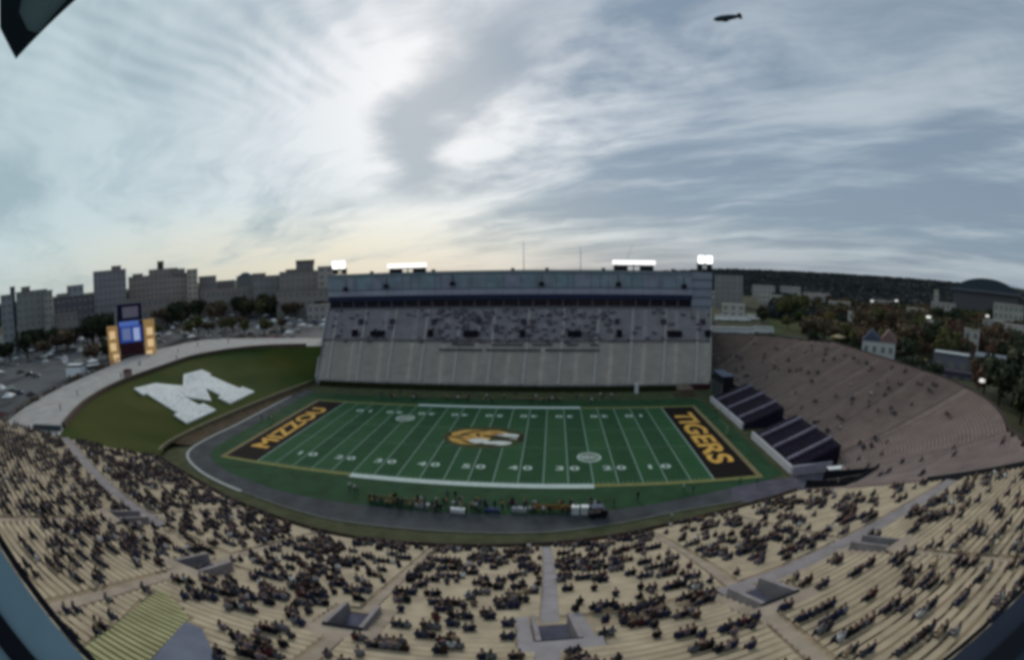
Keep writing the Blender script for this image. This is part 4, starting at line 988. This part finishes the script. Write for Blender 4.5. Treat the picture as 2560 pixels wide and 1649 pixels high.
# ------------------------------------------------------------------ trees
LEAF = {k: mat('leaf_'+k, c, .95, .45, .35, coord='World') for k, c in dict(brown=(.112, .082, .055), russet=(.110, .062, .045), olive=(.092, .090, .040), dark=(.042, .050, .032), green=(.080, .105, .036), yellow=(.16, .132, .05)).items()}
def crown_mesh(seed, w, h, kind):
    r = random.Random(seed); b = MB()
    lobes = [(Vector((r.gauss(0, .30), r.gauss(0, .30), r.uniform(-.28, .30))), r.uniform(.30, .48)) for _ in range(9)] + [(Vector((0, 0, 0)), .5)]
    for c, q in lobes:
        for _ in range(62):
            d = Vector((r.gauss(0, 1), r.gauss(0, 1), r.gauss(0, 1))).normalized()*(q*r.uniform(.55, 1.05)); p = c+d
            p = Vector((p.x*w, p.y*w, p.z*h)); s = r.uniform(.35, .85)
            a = (d.normalized()+Vector((r.gauss(0, .6), r.gauss(0, .6), r.gauss(0, .6)))).normalized(); t = a.orthogonal().normalized()*s
            v = a.cross(t)*r.uniform(.6, 1)
            b.face([p-t-v*.4, p+t*.2-v, p+t+v*.3, p-t*.3+v])
    return b.mesh('crown', LEAF[kind])
def trunk_mesh(seed, h):
    r = random.Random(seed); b = MB(); b.tube((0, 0, -.5), (0, 0, h*.55), .34, .2)
    for k in range(5):
        a = k*1.257+r.uniform(-.3, .3); b.tube((0, 0, h*r.uniform(.3, .52)), (math.cos(a)*h*.25, math.sin(a)*h*.25, h*r.uniform(.65, .85)), .14, .04, k=6)
    return b.mesh('trunk', m_trunk)
TREEM = {}
for kk in LEAF:
    TREEM[kk] = [(crown_mesh(hash(kk) % 97 + i if False else (len(TREEM)*7+i), 5.2, 5.6, kk), trunk_mesh(i, 10)) for i in range(3)]
DESC = dict(brown='bare brown autumn tree', russet='reddish brown autumn tree', olive='dull olive tree', dark='dark green bushy tree', green='mid green leafy tree', yellow='yellowish autumn tree')
def tree(x, y, z, h, kind, where, group, wide=1.):
    cm, tm_ = rr.choice(TREEM[kind]); s = h/10.
    t = thing('tree', f'{DESC[kind]} {where}', 'tree', (x, y, z), rr.uniform(0, 6.28), group); t.scale = (s*wide, s*wide, s)
    c = link('crown', cm, t, (0, 0, 6.4)); link('trunk', tm_, t)
    return t
def blocked(x, y):
    # keep roofs, lawn, coaches and lamps clear of trunks
    for a, c, r_ in ((128, 31, 12), (133, 66, 6), (137, 17, 6), (158, 16, 15), (170, 4, 14), (185, -9, 14), (152, 4, 12), (121, 180, 40), (108, 120, 26), (160, 150, 40), (332, 105, 24), (380, 238, 14), (131, -20, 7)):
        if math.hypot(x-a, y-c) < r_: return True
    # sight lines kept open in front of the house and the lamps
    for a, c, z in ((128, 31, 12), (200, 127, 20), (200, 103, 20), (205, 35, 20), (158, 16, 12), (185, -9, 14)):
        D = math.hypot(a-CAM.x, c-CAM.y); d = math.hypot(x-CAM.x, y-CAM.y)
        if d < D and abs(math.atan2(x-CAM.x, y-CAM.y)-math.atan2(a-CAM.x, c-CAM.y)) < 4.5/D*1.3 and d > D-60: return True
    return False
n = 0; placed = []
while n < 165:
    az = R(rr.uniform(27, 66)); D = 150+rr.random()**1.5*330; x, y = CAM.x+D*math.sin(az), CAM.y+D*math.cos(az)
    if x < 119 or y > 330 or (x < 126 and rr.random() < .5) or blocked(x, y): continue
    if any(math.hypot(x-a, y-c) < 4.6 for a, c in placed): continue
    placed.append((x, y)); a_ = math.degrees(az)
    kind = rr.choice(['brown']*5+['dark']*4+['olive']*3+['russet']*3+(['yellow'] if a_ < 44 else ['dark']))
    if a_ < 31: kind = rr.choice(['olive', 'dark', 'green'])
    if a_ > 56 and D < 250: kind = rr.choice(['dark', 'dark', 'olive'])
    h = rr.uniform(10, 15.5) if D > 215 else rr.uniform(8, 11.5)
    wh = 'by the lawn' if a_ < 35 else 'behind the white house' if a_ < 43 else 'right of the white house' if a_ < 51 else 'below the domed arena' if a_ < 58 else 'near the right edge'
    wh = ('in the front of the wood ' if D < 235 else 'deep in the wood ')+wh
    tree(x, y, 7.6, h, kind, wh, f'{kind} trees {wh}'); n += 1
for k, (x, y, h, kind, w) in enumerate(((138, 158, 9, 'dark', 'left of the lawn, the nearer of two'), (146, 176, 10, 'dark', 'left of the lawn, the farther of two'), (176, 178, 8, 'green', 'at the right side of the lawn'), (185, 150, 9, 'yellow', 'in front of the lawn at right'), (158, 196, 8, 'green', 'behind the lawn'), (143, 134, 8, 'olive', 'on the near side of the lawn, left one'), (154, 126, 9, 'olive', 'on the near side of the lawn, middle one'), (166, 130, 8, 'brown', 'on the near side of the lawn, right one'), (168, 152, 7, 'dark', 'in the middle of the lawn'))):
    tree(x, y, 7.8, h, kind, w, None)
for (xc, yc, sx, sy, num, kinds, w, hh) in ((-232, 68, 12, 8, 7, ['dark'], 'between the scoreboard and the dark block', 13), (-262, 40, 16, 14, 5, ['dark'], 'below the pale grey green block', 9), (-262, 206, 34, 16, 13, ['dark', 'dark', 'brown', 'olive'], 'in front of the tan hospital', 12),
                                           (-214, 226, 22, 12, 9, ['olive', 'brown', 'dark'], 'in front of the brick block wing', 13), (-132, 214, 24, 5, 8, ['dark', 'dark', 'olive'], 'beyond the lot left of the far stand', 9), (-300, 300, 60, 40, 7, ['dark', 'olive'], 'on the left skyline between buildings', 14),
                                           (-238, 150, 40, 14, 8, ['dark', 'olive', 'brown'], 'in front of the dark grey block', 12), (-240, 30, 10, 30, 8, ['dark', 'dark', 'brown'], 'before the grey green blocks at far left', 10), (-180, 205, 40, 6, 9, ['olive', 'dark', 'brown'], 'before the brown grey brick block', 11),
                                           (-150, 120, 30, 20, 7, ['olive', 'brown'], 'among the tents of the north lot', 7), (-200, 100, 24, 24, 7, ['olive', 'dark'], 'in the middle of the north lot', 8), (-172, 30, 5, 10, 5, ['dark', 'brown'], 'just behind the scoreboard', 7), (-270, -10, 30, 14, 5, ['dark'], 'at the far left beyond the lot', 9)):
    for _ in range(num):
        k = rr.choice(kinds); tree(xc+rr.uniform(-1, 1)*sx, yc+rr.uniform(-1, 1)*sy, 7.7, hh*rr.uniform(.95, 1.5), k, w, f'{DESC[k]}s {w}', 1.1)
for k, (x, y, h) in enumerate(((134, -26, 13), (141, -14, 12), (127, -40, 14), (121, -50, 14), (147, -28, 15), (112, -62, 13), (139, -38, 15))):
    tree(x, y, 7.6, h, 'dark', 'just behind the bowl rim at the right edge of the picture', 'dark trees behind the bowl rim at right', 1.15)
def understorey():
    r = np.random.default_rng(9); V, F, MI = [], [], []; off = 0; kinds = list(LEAF)
    for _ in range(330):
        az = R(r.uniform(28, 69)); D = 205+r.random()**1.2*330; x, y = CAM.x+D*math.sin(az), CAM.y+D*math.cos(az)
        if x < 121 or blocked(x, y) or (math.degrees(az) < 34 and D < 330): continue
        k = r.choice(['brown', 'brown', 'olive', 'dark', 'russet', 'dark']); me = TREEM[k][int(r.integers(3))][0]; n = len(me.vertices)
        co = np.empty(n*3, np.float32); me.vertices.foreach_get('co', co); co = co.reshape(-1, 3); sc_ = r.uniform(.75, 1.35); a = r.uniform(0, 6.28)
        co = np.stack([(co[:, 0]*math.cos(a)-co[:, 1]*math.sin(a))*sc_*1.15+x, (co[:, 0]*math.sin(a)+co[:, 1]*math.cos(a))*sc_*1.15+y, co[:, 2]*sc_+8+4.2*sc_], 1)
        V.append(co); fv = np.arange(n).reshape(-1, 4)+off; F.append(fv); MI += [kinds.index(k)]*len(fv); off += n
    me = bpy.data.meshes.new('wood_understorey'); me.from_pydata(np.concatenate(V).tolist(), [], np.concatenate(F).tolist())
    for k in kinds: me.materials.append(LEAF[k])
    me.polygons.foreach_set('material_index', MI); link('wood_understorey', me, None, label='mixed brown and green wood filling the ground beyond the right bowl', cat='wood', kind='stuff')
understorey()
# far wood on the ridge: one mass nobody could count
def far_wood():
    r = np.random.default_rng(3); b = MB()
    for _ in range(15000):
        az = R(r.uniform(10, 80)) if _ % 4 else R(r.uniform(-75, 10)); D = (330+2020*r.uniform(0, 1)**1.3) if az > R(26) else r.uniform(640, 2200)
        x, y = CAM.x+D*math.sin(az), CAM.y+D*math.cos(az); rad = math.hypot(x, y)
        hz = np.interp(rad, [0, 620, 950, 1400, 2000, 2400], [8, 8, 12, 24, 44, 47]); hz = 8+(hz-8)*(.30+.70*min(1., max(0., (az-.16)/.2))); s = r.uniform(5, 11)*(.6+D/2000)
        hgt = r.uniform(5, 11)*(1 if D > 900 else .8)
        a = r.uniform(0, 3.14); dx, dy = math.cos(a)*s, math.sin(a)*s
        top = hz+hgt
        b.face([(x-dx, y-dy, hz-2), (x+dx, y+dy, hz-2), (x+dx*.7, y+dy*.7, top-hgt*.25), (x+dx*.1, y+dy*.1, top), (x-dx*.75, y-dy*.75, top-hgt*.35)])
    b.obj('far_wood', mat('far_wood_leaf', (.040, .046, .050), .95, .45, .02), kind='stuff', label='dark distant wood covering the ridge on the horizon', cat='wood')
far_wood()

# ------------------------------------------------------------------ people
m_skin = mat('skin', (.42, .26, .19), .7, .1); m_hair = mat('hair', (.03, .022, .016), .8, .2); m_jeans = mat('trousers', (.028, .032, .05), .9, .2); m_shoe = mat('shoes', (.02, .02, .02), .8, .1)
JK = {k: mat('jacket_'+k.replace(' ', '_'), c, .9, .15) for k, c in {'black': (.012, .012, .015), 'navy': (.022, .027, .058), 'charcoal': (.044, .046, .060), 'dark brown': (.045, .028, .022), 'maroon': (.075, .022, .026), 'grey': (.13, .13, .14), 'mauve': (.15, .115, .13), 'tan': (.30, .23, .15), 'white': (.50, .50, .50), 'gold': (.34, .23, .085)}.items()}
def person_mesh(J, E_, rad, sub, sit):
    me = bpy.data.meshes.new('person'); me.from_pydata(J, E_, []); o = bpy.data.objects.new('person', me); COL.objects.link(o)
    md = o.modifiers.new('skin', 'SKIN'); md.use_smooth_shade = True
    for v, r_ in zip(me.skin_vertices[0].data, rad): v.radius = (r_, r_)
    me.skin_vertices[0].data[0].use_root = True
    if sub:
        s = o.modifiers.new('sub', 'SUBSURF'); s.levels = sub; s.render_levels = sub
    dg = bpy.context.evaluated_depsgraph_get(); out = bpy.data.meshes.new_from_object(o.evaluated_get(dg)); bpy.data.objects.remove(o); bpy.data.meshes.remove(me)
    return out
def seated(lean=0., turn=0., armv=0):
    J = [(0, 0, .50), (0, .02+lean*.3, .72), (0, .04+lean, .93), (0, .06+lean*1.2, 1.04), (turn*.3, .09+lean*1.3, 1.15), (turn*.3, .09+lean*1.3, 1.27)]
    r = [.15, .145, .15, .055, .085, .07]; E_ = [(0, 1), (1, 2), (2, 3), (3, 4), (4, 5)]
    for s in (-1, 1):
        n = len(J); el = (s*.27, .10+lean, .68) if armv != 1 else (s*.30, .12, .80); ha = (s*.12, .36, .60) if armv == 0 else ((s*.10, .30, .95) if armv == 1 else (s*.20, .42, .58))
        J += [(s*.20, .03+lean, .92), el, ha, (s*.12, .06, .50), (s*.13, .46, .52), (s*.13, .44, .12), (s*.14, .58, .06)]
        r += [.075, .055, .042, .10, .07, .05, .045]; E_ += [(2, n), (n, n+1), (n+1, n+2), (0, n+3), (n+3, n+4), (n+4, n+5), (n+5, n+6)]
    return J, E_, r
def standing(step=0., armv=0):
    J = [(0, 0, .95), (0, .01, 1.2), (0, .0, 1.42), (0, .02, 1.53), (0, .05, 1.63), (0, .05, 1.74)]; r = [.145, .13, .145, .055, .085, .07]; E_ = [(0, 1), (1, 2), (2, 3), (3, 4), (4, 5)]
    for s in (-1, 1):
        n = len(J); q = step*s
        J += [(s*.20, 0, 1.41), (s*.27, -.03-q*.3, 1.13), (s*.25 if armv == 0 else s*.1, .10-q*.5+(.2 if armv else 0), .88 if armv == 0 else 1.15), (s*.10, 0, .90), (s*.11, .04+q*.5, .50), (s*.12, .0+q*.9, .09), (s*.13, .14+q*.9, .05)]
        r += [.075, .052, .042, .095, .068, .05, .045]; E_ += [(2, n), (n, n+1), (n+1, n+2), (0, n+3), (n+3, n+4), (n+4, n+5), (n+5, n+6)]
    return J, E_, r
def regions(c, sit):                       # 0 skin, 1 hair, 2 jacket, 3 trousers, 4 shoes
    x, y, z = c; hz = 1.05 if sit else 1.55
    if z > hz:
        return 1 if (z > hz+.17 or y < (.08 if sit else .03)) else 0
    if z < .13: return 4
    if sit:
        if abs(x) < .25 and y > .30 and .54 < z < .66 and False: return 0
        if z < .56 or (y > .2 and z < .6): return 3
        if y > .31: return 0
        return 2
    if z < .93 and abs(x) < .22: return 3
    if abs(x) > .19 and z < .95: return 0
    return 2
POSES = [(seated(.0, 0, 0), True), (seated(.06, .1, 2), True), (seated(.10, -.1, 0), True), (seated(.02, .15, 1), True), (standing(0, 0), False), (standing(.16, 0), False), (standing(.03, 1), False)]
PM = []; LOW = []
for pz, sit in POSES:
    hi = person_mesh(*pz, 1, sit); PM.append((hi, sit)); LOW.append((person_mesh(*pz, 0, sit), sit))
VAR = {}
def pmesh(i, jk):
    if (i, jk) not in VAR:
        me, sit = PM[i]; c = me.copy(); c.name = 'person'; c.materials.clear()
        for m in (m_skin, m_hair, JK[jk], m_jeans, m_shoe): c.materials.append(m)
        for p in c.polygons: p.material_index = regions(p.center, sit); p.use_smooth = True
        VAR[(i, jk)] = c
    return VAR[(i, jk)]
def person(x, y, z, rz, i, jk, label, group): return link('person', pmesh(i, jk), None, (x, y, z), rz, label, 'person', group)
# spectators on the near stand: little groups sitting side by side along the rows
def dens(s, d):
    v = .5+.45*math.sin(s*.19+1.3)*math.cos(d*.27+.5)+.35*math.sin(s*.53+d*.41)+.35*math.sin(s*1.3-d*1.7)+.3*math.sin(s*.9+d*2.9)
    base = np.interp(s, [0, 25, 50, 75, 95, 131], [1.25, 1.25, 1.0, .74, .58, .34])
    return base*max(.25, min(1.7, .3+1.25*v))
seats = []
rp = random.Random(21)
for k in range(1, NR-1):
    d = k*.8+.42
    s = .9
    while s < SEAM-1:
        if rp.random() < dens(s, d)*.30:
            g = rp.choice([1, 1, 1, 2, 2, 2, 3, 3, 4, 6])
            for _ in range(g):
                s += .56*(70/(70+d))
                cm = cross(s)
                if s > SEAM-1 or cm-.7 < d < cm+2.7 or in_portal(s, d, 1.2) or YEL(s, d) or SLT(s, d) or min(abs(s-asl(a, d)) for a in AIS) < .75: continue
                q = P(s, d-.05, zr(k)); n_ = side(s); seats.append((math.dist(q, CAM), q, math.atan2(-n_[1], -n_[0])-math.pi/2, s, d))
        s += .62
for k in range(2, SR-1):                    # a thin scatter in the bowl
    d = k*.8+.42; s = SEAM+3
    while s < SEND-2:
        if rp.random() < .016 and not TUN(s, d) and d < lim(s)-1:
            for _ in range(rp.choice([1, 2, 3])):
                s += .55; q = P(s, d-.05, zr(k)); n_ = side(s); seats.append((math.dist(q, CAM), q, math.atan2(-n_[1], -n_[0])-math.pi/2, s, d))
        s += .7
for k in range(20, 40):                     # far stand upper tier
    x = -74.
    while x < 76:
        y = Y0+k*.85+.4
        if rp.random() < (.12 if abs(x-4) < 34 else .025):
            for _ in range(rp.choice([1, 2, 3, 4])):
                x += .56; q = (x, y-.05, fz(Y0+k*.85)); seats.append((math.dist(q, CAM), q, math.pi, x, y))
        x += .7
seats.sort(key=lambda t: t[0])
jw = ['black']*7+['navy']*8+['charcoal']*7+['dark brown']*2+['maroon']*1+['grey']*4+['mauve']*3+['tan']*1+['white']*1
rpz = random.Random(8)
NIND = 200
ORD = ('first', 'second', 'third', 'fourth', 'fifth', 'sixth', 'seventh')
def specplace(s, d):
    q = [i for i in range(len(AIS)-1) if asl(AIS[i], d) <= s < asl(AIS[i+1], d)]; k = (q[0] if q else 0)-6
    w = f'{ORD[k]} section right' if k >= 0 else f'{ORD[-k-1]} section left'
    return ('in low rows' if d < 20 else 'in middle rows' if d < 34 else 'in high rows')+f', {w} of the central aisle'
for i, (dist, q, rz, s, d) in enumerate(seats[:NIND]):
    jk = rpz.choice(jw)
    where = specplace(s, d)
    _w = 'left of the slate platform' if s < 58 else ('between the slate platform and the central portal' if s < 81 else ('right of the central portal' if s < 96 else 'at the right of the near stand'))
    person(q[0], q[1], q[2], rz+rpz.uniform(-.25, .25), rpz.randrange(4), jk, f'person in {jk} jacket seated {where}', f'spectators in {jk} jackets {where}')
cols = {k: np.array(m_) for k, m_ in {'black': (.012, .012, .015), 'navy': (.022, .027, .058), 'charcoal': (.044, .046, .060), 'dark brown': (.045, .028, .022), 'maroon': (.075, .022, .026), 'grey': (.13, .13, .14), 'mauve': (.15, .115, .13), 'tan': (.30, .23, .15), 'white': (.50, .50, .50), 'gold': (.34, .23, .085)}.items()}
def crowd(name, lst, label):
    VV, FF, CC = [], [], []; off = 0; base = []
    for me, sit in LOW[:4]:
        n = len(me.vertices); co = np.empty(n*3, np.float32); me.vertices.foreach_get('co', co); co = co.reshape(-1, 3)
        F = np.array([list(p.vertices) if len(p.vertices) == 4 else list(p.vertices)+[p.vertices[2]] for p in me.polygons]); base.append((co, F, np.array([regions(c, sit) for c in co])))
    tri = []
    for dist, q, rz, s, d in lst:
        co, F, rg = base[rpz.randrange(4)]; a = rz+rpz.uniform(-.3, .3); ca, sa = math.cos(a), math.sin(a)
        k = rpz.uniform(.92, 1.06); X = np.stack([co[:, 0]*ca-co[:, 1]*sa, co[:, 0]*sa+co[:, 1]*ca, co[:, 2]], 1)*k+np.array(q)
        pal = np.stack([(.42, .26, .19), np.array((.026, .021, .018))*rpz.uniform(.6, 2.2), cols[rpz.choice(jw)]*rpz.uniform(.7, 1.4), np.array((.028, .032, .05))*rpz.uniform(.6, 2), (.02, .02, .02)])
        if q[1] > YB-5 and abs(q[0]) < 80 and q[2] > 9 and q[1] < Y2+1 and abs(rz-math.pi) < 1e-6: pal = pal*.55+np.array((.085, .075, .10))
        VV.append(X); FF.append(F+off); CC.append(pal[rg]); off += len(co)
    V = np.concatenate(VV); F = np.concatenate(FF); Cc = np.concatenate(CC)
    isq = F[:, 2] != F[:, 3]; faces = [tuple(f) if q else tuple(f[:3]) for f, q in zip(F.tolist(), isq.tolist())]
    me = bpy.data.meshes.new(name); me.from_pydata(V.tolist(), [], faces)
    at = me.color_attributes.new('cloth', 'FLOAT_COLOR', 'POINT'); at.data.foreach_set('color', np.c_[Cc, np.ones(len(Cc))].astype(np.float32).ravel())
    me.materials.append(mat('crowd_cloth', (.1, .1, .1), .9, attr='cloth')); link(name, me, None, label=label, cat='crowd', kind='stuff')
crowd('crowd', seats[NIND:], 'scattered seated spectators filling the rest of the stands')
# people on the sidelines and the path
rs = random.Random(3)
for i in range(96):
    x = rs.uniform(-15.5, 23.5); y = -32.9-rs.random()*3.6+(-.8 if x < 0 else 0); jk = rs.choice(['black', 'navy', 'navy', 'charcoal', 'white', 'maroon', 'grey', 'grey', 'gold', 'tan']); nw = 'by the olive bench of the near sideline' if x < -5 else 'among the folding tables of the near sideline' if x < 11 else 'by the orange bench and white boxes'
    person(x, y, .03, rs.uniform(-1, 1), 4+rs.randrange(3), jk, f'person in a {jk} jacket standing {nw}', f'people in {jk} jackets {nw}')
for i in range(40):
    x = rs.uniform(-40, 38); y = rs.uniform(28.5, 36); jk = rs.choice(['black', 'navy', 'charcoal', 'white', 'gold', 'grey', 'black'])
    person(x, y, .03, math.pi+rs.uniform(-1, 1), 4+rs.randrange(3), jk, f'person in a {jk} jacket standing along the far sideline', f'people in {jk} jackets on the far sideline')
for i, (x, y, jk) in enumerate(((-20.2, -31.6, 'white'), (-19.0, -32.2, 'white'), (-18.2, -32.9, 'grey'), (-.8, -31.6, 'black'), (-2.2, -31.4, 'grey'), (25.5, -33.6, 'navy'), (29.8, -31.4, 'black'), (38.5, -28.8, 'white'), (40, -30.0, 'navy'), (50, -27.4, 'grey'), (53, -29, 'charcoal'), (-61.5, 1.5, 'black'), (-59.8, 2.8, 'grey'), (34, -39.2, 'white'), (60, 18, 'gold'))):
    person(x, y, .03, rs.uniform(-3, 3), 4+rs.randrange(3), jk, ('person in a %s jacket standing alone on the track, ' % jk)+('left end' if x < -40 else 'left of the near benches' if x < -10 else 'before the coaching strip' if x < 20 else 'right of the near benches'), 'lone people round the pitch')
for i, (x, y) in enumerate(((-110, -10), (-109, -8.6), (-110.8, -7.5), (-108.6, -11.2), (-95, -45), (-119, 6), (-121, 8.5), (-112, 20), (-104, -33), (-125, 34), (-131, 22), (-128, 50), (-118, 60))):
    jk = rs.choice(['dark brown', 'maroon', 'black', 'grey', 'gold']); person(x, y, 11.54, rs.uniform(-3, 3), 4+rs.randrange(3), jk, f'person in a {jk} jacket walking on the pale path above the hill', f'people in {jk} jackets on the path')
b = MB(); b.box((0, 0, .55), (9, .7, 1.0)); b.obj('dark_barrier', mat('barrier_paint', (.06, .075, .085), .8, .1), loc=(-83, -56.5, 11.53), rz=R(22), label='long dark barrier lying on the path where it meets the near stand', cat='barrier')
t = thing('ticket_kiosk', 'small pinkish brown kiosk on the crest of the hill beside the path', 'kiosk', (-107.2, -9.2, 11.53), .3)
b = MB(); b.box((0, 0, 1.1), (2.4, 2.0, 2.2)); b.obj('wall', mat('kiosk_wall', (.23, .165, .155), .9, .1), t)
b = MB(); b.box((0, 0, 2.45), (2.8, 2.4, .5), taper=.5); b.obj('roof', m_maroon, t)

# ------------------------------------------------------------------ window of the press box, airship
def ray(az, el, dist):
    a, e = R(az), R(el); return CAM+Vector((math.sin(a)*math.cos(e), math.cos(a)*math.cos(e), math.sin(e)))*dist
def beam(b, p, q, wv, tv):
    n = len(b.v)
    for c in (p, q):
        for i, j in ((-.5, -.5), (.5, -.5), (.5, .5), (-.5, .5)): b.v.append(tuple(c+wv*i+tv*j))
    for f in ((0, 1, 2, 3), (7, 6, 5, 4), (0, 4, 5, 1), (1, 5, 6, 2), (2, 6, 7, 3), (3, 7, 4, 0)): b.f.append(tuple(n+i for i in f)); b.mi.append(0)
m_frame = mat('blue_grey_frame', (.20, .29, .335), .5, .12, 6)
m_gask = mat('rubber_gasket', (.012, .014, .02), .7, .2)
WF = [  # world points of two sill corners beside the camera
]
def sill(name, label, p, q, inner, m_):
    p, q, inner = Vector(p), Vector(q), Vector(inner); ax = (q-p).normalized(); w = (inner-p); w = (w-ax*w.dot(ax)); view = ((p+q)/2-CAM).normalized()
    t = thing(name, label, 'window frame')
    tv = view*.06
    b = MB(); c0 = p+w*.5; c1 = q+w*.5; beam(b, c0-ax*.5, c1+ax*.5, w, tv); b.obj('frame', m_, t)
    b = MB(); g = w.normalized()*.022; beam(b, p+w*1.03-ax*.5, q+w*1.03+ax*.5, g*2.2, tv*1.3); b.obj('gasket', m_gask, t)
    b = MB(); beam(b, p-w*.10-ax*.5, q-w*.10+ax*.5, w*.14, tv*.8); b.obj('lip', m_gask, t)
    b = MB(); beam(b, p+w*1.6-ax*.5, q+w*1.6+ax*.5, w*.95, tv*.9); b.obj('outer_ledge', m_, t)
A0 = ray(-75.8, -23.55, 1.0); A1 = ray(-71.6, -36.94, 1.0); A2 = ray(-80.8, -32.4, 1.0)
sill('window_frame', 'blue grey press box window frame crossing the bottom left corner', A0, A1, A2, m_frame)
A0 = ray(68.8, -28.6, 1.0); A1 = ray(62.4, -38.9, 1.0); A2 = ray(70.6, -35.0, 1.0)
sill('window_frame', 'dark navy press box window frame crossing the bottom right corner', A0, A1, A2, mat('navy_frame', (.035, .043, .068), .5, .15, 6))
# tilted dark framed sash at the top left
t = thing('window_sash', 'dark framed tilted window sash hanging into the top left corner', 'window sash')
pl_o = ray(-70.1, 24.63, 1.0); pl_n = (pl_o-CAM).normalized()
def onplane(az, el, off=0.):
    d = ray(az, el, 1.0)-CAM; return CAM+d*((pl_o-CAM).dot(pl_n)/d.dot(pl_n))+pl_n*off
def slab(name, pts, m_, o0, o1, parent):
    b = MB(); n = len(pts); A = [onplane(*p, o0) for p in pts]; Bq = [onplane(*p, o1) for p in pts]
    b.v = [tuple(v) for v in A+Bq]; b.f = [tuple(range(n-1, -1, -1)), tuple(range(n, 2*n))]+[(i, (i+1) % n, n+(i+1) % n, n+i) for i in range(n)]; b.mi = [0]*len(b.f); return b.obj(name, m_, parent)
m_sash = mat('dark_sash', (.018, .028, .036), .5, .15, 5)
slab('sash_rail', [(-70.1, 24.63), (-64.2, 31.17), (-62.9, 32.91), (-64.4, 32.81), (-65.5, 31.09), (-68.0, 27.38), (-69.7, 27.63)], m_sash, 0, .03, t)
slab('sash_stile', [(-70.1, 24.63), (-69.7, 27.63), (-72.1, 29.4), (-72.9, 32.17), (-78, 33.5), (-74.1, 27.63)], m_sash, .001, .031, t)
slab('pane', [(-68, 27.38), (-65.5, 31.09), (-64.4, 32.81), (-72.9, 32.17), (-72.1, 29.4), (-69.7, 27.63)], mat('tinted_pane', (.19, .27, .27), .35, .15, 3), .012, .02, t)
t = thing('airship', 'small dark airship high in the sky at upper right', 'airship', tuple(ray(23.6, 29.7, 760)), R(-20))
b = MB(); L_ = 23; pr = [(-1, .02), (-.93, .42), (-.75, .8), (-.45, 1), (0, .97), (.4, .78), (.75, .45), (1, .06)]
for (a, r0), (c, r1) in zip(pr, pr[1:]): b.tube((a*L_, 0, 0), (c*L_, 0, 0), r0*4.9, r1*4.9, k=14)
b.obj('hull', mat('airship_hull', (.055, .075, .10), .7, .1), t)
b = MB(); b.box((-5, 0, -5.3), (8, 2.4, 2.2), taper=.8); b.obj('gondola', m_black, t)
for a in range(4):
    b = MB(); c, s = math.cos(a*math.pi/2), math.sin(a*math.pi/2); b.box((19, c*3.2, s*3.2), (5.5, .5+abs(c)*3.4, .5+abs(s)*3.4)); b.obj('tail_fin', m_black, t)
t.rotation_euler = (0, R(-9), R(-20))
